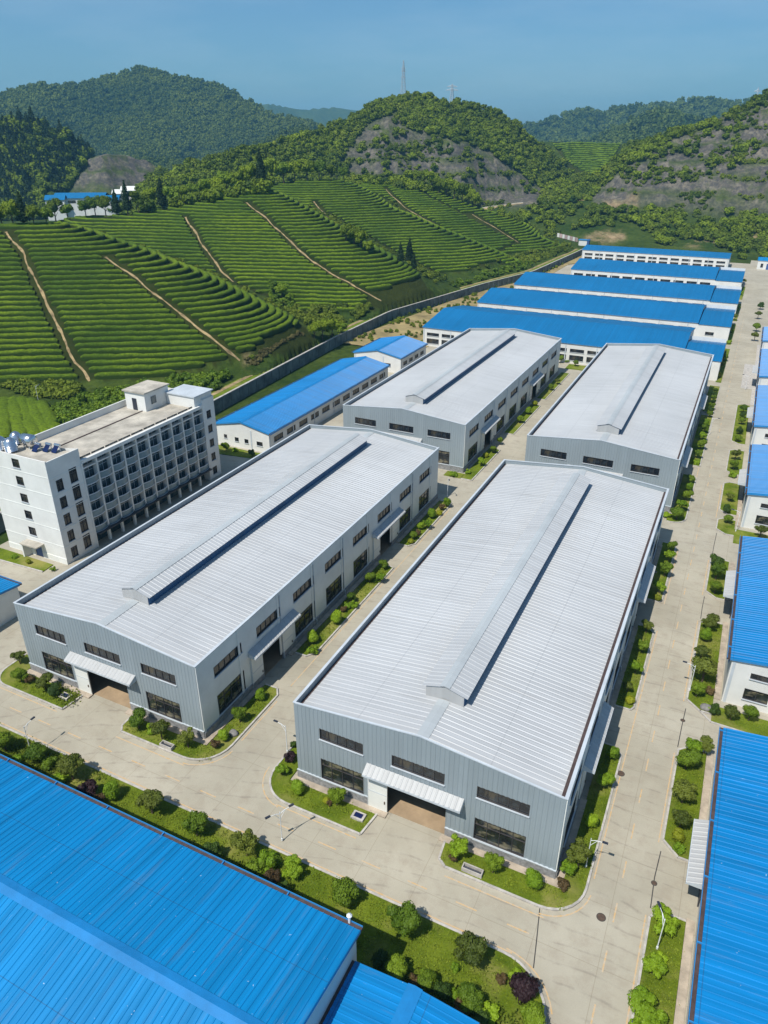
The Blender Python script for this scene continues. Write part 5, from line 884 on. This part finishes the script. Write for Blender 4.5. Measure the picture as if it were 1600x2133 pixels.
def scatter(name, pts, rad, coll, label, cat):
    me = bpy.data.meshes.new(name); me.vertices.add(len(pts)); me.vertices.foreach_set('co', np.asarray(pts, np.float32).ravel()); a = me.attributes.new('size', 'FLOAT', 'POINT'); a.data.foreach_set('value', np.asarray(rad, np.float32)); o = link(name, me); tag(o, label, cat, kind='stuff')
    g = bpy.data.node_groups.new(name, 'GeometryNodeTree'); g.interface.new_socket('Geometry', in_out='INPUT', socket_type='NodeSocketGeometry'); g.interface.new_socket('Geometry', in_out='OUTPUT', socket_type='NodeSocketGeometry')
    N = g.nodes.new; gi, go, ip, ci, na_, rv = N('NodeGroupInput'), N('NodeGroupOutput'), N('GeometryNodeInstanceOnPoints'), N('GeometryNodeCollectionInfo'), N('GeometryNodeInputNamedAttribute'), N('FunctionNodeRandomValue')
    ci.inputs['Collection'].default_value = coll; ci.inputs['Separate Children'].default_value = True; ci.inputs['Reset Children'].default_value = True; na_.data_type = 'FLOAT'; na_.inputs['Name'].default_value = 'size'; rv.data_type = 'FLOAT_VECTOR'; rv.inputs[1].default_value = (.12, .12, 6.28); rv.inputs[0].default_value = (-.12, -.12, 0)
    l = g.links.new; l(gi.outputs[0], ip.inputs['Points']); l(ci.outputs[0], ip.inputs['Instance']); ip.inputs['Pick Instance'].default_value = True; l(na_.outputs[0], ip.inputs['Scale']); l(rv.outputs[0], ip.inputs['Rotation']); l(ip.outputs[0], go.inputs[0])
    md = o.modifiers.new('spread', 'NODES'); md.node_group = g; return o
def fill(poly, n, rng, keep=None, dmin=90, dmax=9e9):
    P = np.array(poly, float); lo, hi = P.min(0), P.max(0); U = rng.uniform(lo[0], hi[0], n*4); V = rng.uniform(lo[1], hi[1], n*4); i = inpoly(U, V, poly); U, V = U[i][:n], V[i][:n]; W3, ok = hit(U, V, dmin); D = np.hypot(W3[:, 0], W3[:, 1]); ok &= (D < dmax) & (D > dmin)
    if keep is not None: ok &= keep(U, V, W3)
    return W3[ok]
def in_any(U, V, L): r = np.zeros(U.shape, bool); [np.logical_or(r, inpoly(U, V, q), out=r) for q in L]; return r
rg = np.random.default_rng(12)
MOUNT = [(-200, 150), (800, 150), (800, 330), (560, 330), (300, 410), (-200, 460)]
nor = lambda U, V, W_: ~in_any(U, V, ROCKS)
p = fill([(-150, 140), (740, 140), (740, 330), (-150, 420)], 15000, rg, None, 980, 2400); scatter('mountain_forest', p-(0, 0, 3), rg.uniform(4, 8, len(p))*np.clip(np.hypot(p[:, 0], p[:, 1])/1500, .7, 1.3), CR['far'], 'dense green forest covering the big mountain on the left', 'forest')
p = fill([(1020, 190), (1720, 190), (1720, 320), (1020, 320)], 2600, rg, None, 1000, 2900); scatter('distant_forest', p-(0, 0, 3), rg.uniform(8, 14, len(p)), CR['far'], 'hazy forest on the far ridge behind the quarry saddle', 'forest')
p = fill([(-200, 225), (70, 225), (200, 280), (330, 370), (330, 440), (-200, 470)], 2600, rg, lambda U, V, W_: nor(U, V, W_) & (rg.random(len(U)) < .9) & ~((U > 85) & (V > 398)), 500, 900); k = rg.random(len(p)) < .62
scatter('dark_conifer_wood', p[k]-(0, 0, 1), rg.uniform(3.2, 5.2, k.sum()), CR['conifer'], 'dark conifer wood on the low hill at the left', 'forest'); scatter('mixed_wood', p[~k]-(0, 0, 1.5), rg.uniform(4, 6.5, (~k).sum()), CR['forest'], 'broadleaf trees mixed into the wood on the low hill at the left', 'forest')
p = fill([(280, 420), (300, 380), (380, 325), (530, 290), (600, 270), (720, 235), (800, 190), (870, 175), (980, 195), (1080, 250), (1160, 330), (1300, 330), (1300, 300), (1340, 280), (1500, 230), (1640, 170), (1750, 140), (1750, 300), (1300, 420), (1000, 430), (900, 400), (600, 400)], 9500, rg, lambda U, V, W_: (~in_any(U, V, ROCKS[:2]) | (rg.random(len(U)) < .05)) & ~inpoly(U, V, FIELD2), 470, 900)
k = rg.random(len(p)) < .55; scatter('hill_forest', p[k]-(0, 0, 1.2), rg.uniform(1.6, 4.4, k.sum()), CR['forest'], 'broadleaf forest over the quarried hills', 'forest'); scatter('hill_scrub', p[~k]-(0, 0, .8), rg.uniform(1.2, 3.8, (~k).sum()), CR['scrub'], 'yellow-green scrub between the trees of the quarried hills', 'scrub')
def shelf_at(W_): q = W_[:, 2]/bz+fbm(W_[:, 0]/60, W_[:, 1]/60, 31)*.8; q = q-np.floor(q); return (q > .82) | (q < .08)
p = fill([(700, 300), (900, 290), (1060, 350), (1130, 400), (1600, 180), (1720, 180), (1720, 440), (700, 430)], 5200, rg, lambda U, V, W_: in_any(U, V, ROCKS[:2]) & (shelf_at(W_) & (fbm(W_[:, 0]/25, W_[:, 1]/25, 3) > .42) | (fbm(W_[:, 0]/30, W_[:, 2]/12, 7) > .62)), 470, 760)
scatter('quarry_scrub', p-(0, 0, .6), rg.uniform(.7, 2.0, len(p)), CR['scrub'], 'scrub growing on the ledges of the quarry faces', 'scrub')
p = fill([(1010, 440), (1100, 432), (1250, 432), (1400, 440), (1620, 452), (1720, 470), (1720, 545), (1540, 540), (1520, 518), (1380, 512), (1320, 470), (1200, 476), (1150, 500), (1090, 470)], 900, rg, lambda U, V, W_: fbm(W_[:, 0]/14, W_[:, 1]/14, 4) > .40, 400, 700); k = rg.random(len(p)) < .5
scatter('bank_thicket', p[k]-(0, 0, .6), rg.uniform(2.2, 4.2, k.sum()), CR['forest'], 'thicket on the bank below the quarry road', 'scrub'); scatter('bank_scrub', p[~k]-(0, 0, .5), rg.uniform(1.5, 3.2, (~k).sum()), CR['scrub'], 'yellow-green scrub on the bank below the quarry road', 'scrub')
foot = [[(190, 830), (330, 800), (480, 785), (455, 815), (300, 840), (130, 900), (112, 860)], [(0, 806), (170, 806), (150, 835), (40, 822)], [(520, 760), (650, 705), (760, 670), (800, 655), (760, 690), (600, 760)], [(600, 640), (790, 640), (830, 640), (760, 690), (660, 690)], [(820, 640), (920, 605), (1000, 575), (1100, 545), (1120, 560), (980, 610), (840, 650)], [(1050, 540), (1180, 505), (1200, 520), (1110, 550)], [(560, 610), (620, 640), (600, 650), (560, 630)]]
for i, (q, n, t) in enumerate(zip(foot, (420, 120, 170, 130, 260, 130, 20), ('behind the dormitory', 'under the leftmost tea plot', 'on the bank under the bright tea nose', 'on the flat between the tea slopes', 'along the retaining wall by the far workshops', 'at the far end of the retaining wall', 'in the first gully'))):
    p = fill(q, n, rg, lambda U, V, W_: W_[:, 0] < wallx(W_[:, 1])-4.5, 90, 520); scatter('undergrowth', p-(0, 0, .3), rg.uniform(.8, 1.9, len(p)), CR['scrub' if i % 2 else 'brightw'], 'bright tangled undergrowth '+t, 'undergrowth')
p = np.c_[rg.uniform(-113, -89, 1100), rg.uniform(208, 440, 1100), np.zeros(1100)]; p = p[(p[:, 0] > wallx(p[:, 1])+1) & (p[:, 0] < -90.5) & (fbm(p[:, 0]/9, p[:, 1]/9, 2) > .5)]; scatter('dry_weeds', p-(0, 0, .2), rg.uniform(.4, 1.1, len(p)), CR['scrub'], 'dry weeds on the bare strip beside the blue workshops', 'weeds')
p = fill([(505, 752), (625, 690), (655, 708), (545, 768)], 420, rg, lambda U, V, W_: W_[:, 0] < wallx(W_[:, 1])-4, 90, 520); scatter('dry_brush', p-(0, 0, .3), rg.uniform(.3, .8, len(p)), CR['dry'], 'dry brown brush on the bank under the bright tea nose', 'undergrowth')
Vs, Fs, b = [], [], 0
for q, v in enumerate(np.arange(302, 380, 4.2)):
    e = np.interp(v, [300, 345, 372], [1150, 1190, 1235]), np.interp(v, [296, 345, 372], [1296, 1268, 1238])
    if e[1]-e[0] < 8: break
    U = np.arange(e[0], e[1], 2.0); W3, ok = hit(U, v+1.5*np.sin(U/22), 600); W3 = W3[ok & (np.hypot(W3[:, 0], W3[:, 1]) < 900)]
    W3 = W3[[abs(project(w[None])[0][0]-np.interp(v, [298, 360], [1156, 1192])) > 3 and abs(project(w[None])[0][0]-1236) > 2.5 for w in W3]] if len(W3) else W3
    if len(W3) < 6: continue
    me = row_mesh(W3[:, :2], 1200+q, 2.0, 1.8); vv_ = np.zeros(len(me.vertices)*3, np.float32); me.vertices.foreach_get('co', vv_); f = np.zeros(len(me.loops), np.int32); me.loops.foreach_get('vertex_index', f); Vs.append(vv_.reshape(-1, 3)); Fs.append(f.reshape(-1, 4)+b); b += len(vv_)//3; bpy.data.meshes.remove(me)
if Vs: tag(link('distant_tea_field', flush_shade(mesh_np('distant_tea_field', np.concatenate(Vs), np.concatenate(Fs), LF['tea']))), 'distant tea field in the saddle between the quarried hills', 'tea field', kind='stuff')
p = fill([(-150, 408), (0, 404), (95, 416), (95, 440), (300, 428), (420, 396), (560, 384), (560, 402), (300, 446), (-150, 470)], 700, rg, lambda U, V, W_: ~in_any(U, V, ROCKS) & ~((U > 80) & (U < 305) & (V < 436) & (np.hypot(W_[:, 0], W_[:, 1]) < 600)) & ~((U > 85) & (U < 300) & (V < 425)), 300, 900); scatter('valley_wood', p-(0, 0, 1), rg.uniform(2.6, 5.2, len(p)), CR['forest'], 'broadleaf wood in the valley behind the tea ridge', 'forest')
gi_ = rg.integers(0, len(GX), 9000), rg.integers(0, len(GY), 9000); q_ = (TD[gi_] < -9) & (TH[gi_] > 3) & (GX[gi_[0]] < wallx(GY[gi_[1]])-6) & (GY[gi_[1]] > 150) & (GY[gi_[1]] < 470) & (GX[gi_[0]] > -215); p = np.c_[GX[gi_[0]]+rg.uniform(-1, 1, 9000), GY[gi_[1]]+rg.uniform(-1, 1, 9000), TH[gi_]][q_][:1500]; p[:, 2] = H(p[:, 0], p[:, 1])
scatter('gully_scrub', p-(0, 0, .3), rg.uniform(.6, 1.7, len(p)), CR['scrub'], 'bright scrub in the gullies between the tea slopes', 'scrub')
# trees one can tell apart: the belt behind the tea ridge, the gullies
TP = {}
for kd, mat, n in (('broad', 'forest', 3), ('leafy', 'green', 2), ('conifer', 'conifer', 2)):
    TP[kd] = []
    for k in range(n):
        L = lobes(8, .72, .55, 200+k*9+n, 1.25, 1.0) if kd != 'conifer' else [(0, 0, .7, .55, .45), (.05, 0, 1.15, .47, .5), (0, .05, 1.65, .36, .5), (0, 0, 2.15, .23, .45), (0, 0, 2.55, .1, .35)]
        TP[kd].append((crown(kd+'_crown', LF[mat], L, 900, .17, 300+k, .7, .7), trunk_mesh(1.0, .07, k)))
TW = dict(broad='broadleaf tree', leafy='bright leafy tree', conifer='dark conifer')
def tree(kd, p, r, label, grp):
    v = random.choice(TP[kd]); T = empty('pine_tree' if kd == 'conifer' else 'tree', (p[0], p[1], p[2]-.2), label, 'tree', grp, random.uniform(0, 6)); T.scale = (r, r, r*random.uniform(.95, 1.2)); link('crown', v[0], T); link('trunk', v[1], T)
BELT = {'above the leftmost tea plot': [(6, 452, 44, 'broad'), (30, 450, 40, 'broad'), (52, 448, 44, 'conifer'), (-14, 455, 44, 'conifer'), (72, 447, 34, 'broad'), (98, 445, 34, 'leafy'), (118, 443, 40, 'broad'), (142, 440, 30, 'leafy')],
 'behind the ridge of the second tea slope': [(180, 440, 30, 'leafy'), (200, 438, 34, 'leafy'), (222, 436, 34, 'broad'), (245, 434, 36, 'conifer'), (268, 432, 38, 'conifer'), (290, 430, 40, 'broad'), (315, 428, 44, 'broad'), (340, 426, 40, 'conifer'), (362, 423, 40, 'leafy'), (386, 418, 36, 'broad'), (408, 412, 40, 'leafy'), (430, 408, 36, 'leafy'), (452, 402, 36, 'broad'), (475, 396, 44, 'leafy'), (498, 394, 42, 'broad'), (520, 392, 44, 'broad'), (545, 388, 46, 'conifer')],
 'behind the ridge of the third tea slope': [(568, 384, 46, 'broad'), (592, 382, 40, 'leafy'), (615, 380, 38, 'broad'), (640, 378, 40, 'broad'), (665, 376, 34, 'leafy'), (690, 375, 30, 'broad'), (715, 375, 24, 'leafy')],
 'in the dark line beyond the fourth tea slope': [(850, 384, 26, 'broad'), (866, 387, 28, 'broad'), (882, 391, 30, 'broad'), (898, 398, 32, 'broad'), (914, 404, 32, 'broad'), (930, 410, 32, 'broad'), (946, 416, 34, 'broad'), (962, 421, 34, 'broad'), (977, 425, 34, 'broad'), (990, 428, 28, 'broad')],
 'in the gully of the third slope': [(722, 503, 36, 'broad'), (738, 510, 40, 'broad'), (752, 518, 34, 'broad'), (768, 526, 28, 'broad'), (834, 545, 30, 'conifer'), (853, 548, 36, 'conifer'), (862, 560, 26, 'conifer'), (745, 498, 28, 'broad')],
 'at the foot of the bright nose': [(655, 700, 36, 'broad'), (672, 702, 40, 'broad'), (692, 702, 40, 'broad'), (712, 698, 34, 'leafy'), (588, 622, 34, 'leafy'), (572, 612, 28, 'leafy'), (604, 632, 22, 'leafy')]}
for wh, L in BELT.items():
    cn, sn = {}, {}
    for q in L: cn[q[3]] = cn.get(q[3], 0)+1
    for u, v, d, kd in L:
        ridge = 'ridge' in wh or 'above' in wh or 'beyond' in wh; W3, ok = hit([u], [v+4])
        if ridge:
            for dv in range(4, 70, 3):
                W3, ok = hit([u], [v+dv])
                if ok[0] and np.hypot(W3[0][0], W3[0][1]) < (425 if u < 560 else 500): break
        
        if not ok[0]: continue
        p = W3[0]; D = np.linalg.norm(p-CAM)
        if ridge: q_ = np.hypot(p[0], p[1]); p = p*(1+5/q_); p[2] = float(H(p[0], p[1])); D = np.linalg.norm(p-CAM)
        if D > 700: D = 420; p = CAM+ray(u, v+4)*0; a_, e_ = az_el(u, v+4); p = np.array((D*math.sin(a_), D*math.cos(a_), 0)); p[2] = float(H(p[0], p[1]))
        sn[kd] = sn.get(kd, 0)+1; tree(kd, p, .5*d/FPX*D*(1.0 if kd != 'conifer' else .95), TW[kd]+(', '+ORD[sn[kd]-1]+' from the left,' if cn[kd] > 1 else '')+' '+wh, 'trees '+wh)
# ------------------------------------------------------------------ far things
def ground_z(x, y): return float(H(np.array([x]), np.array([y]))[0])
def pylon(u, v, D, h, w, label, arms):
    a, e = az_el(u, v); x, y = D*math.sin(a), D*math.cos(a); z = CH+D*e-1.5; T = empty('lattice_mast', (x, y, z), label, 'mast', 'lattice masts on the hilltop'); m = MB(); s_ = MT['steel2']
    n = 9; lv = [(h*i/n, w*(1-.86*i/n)) for i in range(n+1)]
    for sx, sy_ in ((1, 1), (1, -1), (-1, -1), (-1, 1)): m.tube([(sx*b, sy_*b, zz) for zz, b in lv], .14, s_, 4)
    for (z0, b0), (z1, b1) in zip(lv[:-1], lv[1:]):
        c = [(1, 1), (1, -1), (-1, -1), (-1, 1)]
        for q in range(4): p0, p1 = c[q], c[(q+1) % 4]; m.tube([(p0[0]*b0, p0[1]*b0, z0), (p1[0]*b1, p1[1]*b1, z1)], .07, s_, 4); m.tube([(p1[0]*b0, p1[1]*b0, z0), (p0[0]*b1, p0[1]*b1, z1)], .07, s_, 4)
    m.build('tower', T)
    for zz, ln in arms: m = MB(); m.tube([(-ln, -ln*.5, h*zz-.6), (0, 0, h*zz+.5), (ln, ln*.5, h*zz-.6)], [.1, .3, .1], s_, 4); m.tube([(-ln, -ln*.5, h*zz-.6), (ln, ln*.5, h*zz-.6)], .16, s_, 4); m.build('cross_arm' if ln > 2 else 'antenna', T)
MT['steel2'] = plain('galvanised_steel', (.46, .52, .58), .5, .1)
pylon(840, 196, 655, 24, 1.7, 'tall thin lattice telecom mast on the highest hilltop', [(.72, 1.6), (.8, 1.5), (.55, 1.6)])
pylon(941, 210, 664, 13, 1.6, 'short power pylon with cross arms on the shoulder of the hill', [(.72, 4.4), (.9, 3.6)])
pylon(1575, 208, 642, 9, .8, 'small pylon on the right-hand hill crest', [(.8, 2.2)]); pylon(1430, 222, 2190, 24, 2.2, 'faint distant pylon on the far right ridge', [(.8, 5)])
def far_block(u, v, D, w, d, h, label, blue=True, win=3):
    a, e = az_el(u, v); x, y = D*math.sin(a), D*math.cos(a); z = CH+D*e; T = empty('distant_factory', (x, y, z), label, 'factory', 'distant factories in the left valley', -a*.7); m = MB(); m.box(-w/2, w/2, 0, d, -8, h, MT['white']); m.build('wall', T)
    m = MB(); k = MT['bluefarx'] if blue else MT['white']; m.poly([(-w/2-.5, -.5, h+.05), (w/2+.5, -.5, h+.05), (w/2+.5, d/2, h+2.6), (-w/2-.5, d/2, h+2.6)], k); m.poly([(-w/2-.5, d+.5, h+.05), (w/2+.5, d+.5, h+.05), (w/2+.5, d/2, h+2.6), (-w/2-.5, d/2, h+2.6)], k); m.build('roof', T)
    for i in range(win): q = -w/2+w*(i+.5)/win; m = MB(); m.box(q-w/win*.3, q+w/win*.3, -.06, .02, h*.4, h*.75, MT['glass']); m.build('window', T)
far_block(165, 430, 520, 30, 20, 4.6, 'distant white factory with blue roof in the valley, largest', True, 4); far_block(216, 430, 515, 18, 12, 3.4, 'distant low blue-roofed factory, right of the largest one in the valley', True, 3)
far_block(274, 414, 560, 13, 10, 5, 'distant white block farthest right in the valley', False, 3); far_block(247, 416, 560, 7, 7, 3.6, 'distant small white hut in the valley', False, 1); far_block(116, 430, 520, 11, 8, 3.6, 'distant small pale factory at the left of the valley', True, 2)
uu_ = rg.uniform(85, 305, 240); Dd_ = rg.uniform(486, 508, 240); aa_ = np.array([az_el(u, 430)[0] for u in uu_]); p = np.c_[Dd_*np.sin(aa_), Dd_*np.cos(aa_), 0*aa_]; p[:, 2] = H(p[:, 0], p[:, 1]); scatter('valley_thicket', p-(0, 0, .5), rg.uniform(2.6, 4.8, 240), CR['forest'], 'leafy thicket in front of the distant valley factories', 'scrub')
# quarry road with its retaining edge
m = MB(); U = np.linspace(960, 1640, 60); Vv = np.interp(U, [p[0] for p in AZB], [p[1] for p in AZB]); W3 = []
for u, v in zip(U, Vv): a, e = az_el(u, v); W3.append((572*math.sin(a), 572*math.cos(a), CH+560*e+.55))
for i in range(59):
    a, b = np.array(W3[i]), np.array(W3[i+1]); na_ = a*np.array((1.013, 1.013, 1)); nb_ = b*np.array((1.013, 1.013, 1)); fa, fb = a*np.array((.983, .983, 1))-(0, 0, 1.6), b*np.array((.983, .983, 1))-(0, 0, 1.6); m.poly([a, b, nb_, na_], MT['concrete']); m.poly([fa, fb, b, a], MT['path'])
tag(m.build('road'), kind='structure')
# blue-doored shelter and hanging cloth by the end of the retaining wall
p, ok = hit([1214], [512]); p = p[0] if ok[0] else np.array(at(1214, 512, 2)); T = empty('shelter', (p[0], p[1], p[2]-.3), 'small pale shelter with blue side at the end of the retaining wall', 'shelter'); m = MB(); m.box(-2.6, 2.2, 0, 3, 0, 3.4, MT['white']); m.build('wall', T); m = MB(); m.box(2.203, 3.4, -.1, 3.1, 0, 3.9, MT['door']); m.build('side', T); m = MB(); m.box(-2.9, 3.6, -.3, 3.3, 3.42, 3.7, MT['bluetrim']); m.build('roof', T)
U = np.linspace(1160, 1203, 9); Vv = np.linspace(492, 503, 9)
W3, ok = hit(U, Vv+2)
T = empty('cloth_fence', tuple(W3[0]), 'line of pale pink cloths along the bank left of the shelter', 'fence')
for i in range(8):
    a, b = W3[i]-W3[0], W3[i+1]-W3[0]; m = MB(); m.poly([a+(0, 0, .2), b+(0, 0, .2), b+(0, 0, 2.6), a+(0, 0, 2.6)], MT['brick' if i % 2 else 'white']); m.build('cloth', T); m = MB(); m.tube([a+(0, 0, -.5), a+(0, 0, 2.9)], .12, MT['bark'], 5); m.build('post', T)
m = MB(); m.poly([(5.95, 262, .01), (60, 262, .01), (60, 196, .01), (5.95, 196, .01)], MT['kerb']); m.poly([(3.2, 210, .012), (5.94, 210, .012), (5.94, 236, .012), (3.2, 236, .012)], MT['kerb']); tag(m.build('yard'), kind='structure')
# ------------------------------------------------------------------ air
hz = bpy.data.materials.new('haze'); hz.use_nodes = True; t = hz.node_tree; t.nodes.remove(t.nodes['Principled BSDF']); pv = t.nodes.new('ShaderNodeVolumePrincipled'); pv.inputs['Color'].default_value = (.27, .68, 1, 1); pv.inputs['Density'].default_value = 1.5e-4; pv.inputs['Anisotropy'].default_value = .1
t.links.new(pv.outputs[0], t.nodes['Material Output'].inputs['Volume']); m = MB(); m.box(-6500, 6500, -2500, 6500, -3, 330, hz); tag(m.build('haze'), kind='stuff', label='thin bluish haze over the valley', cat='haze')
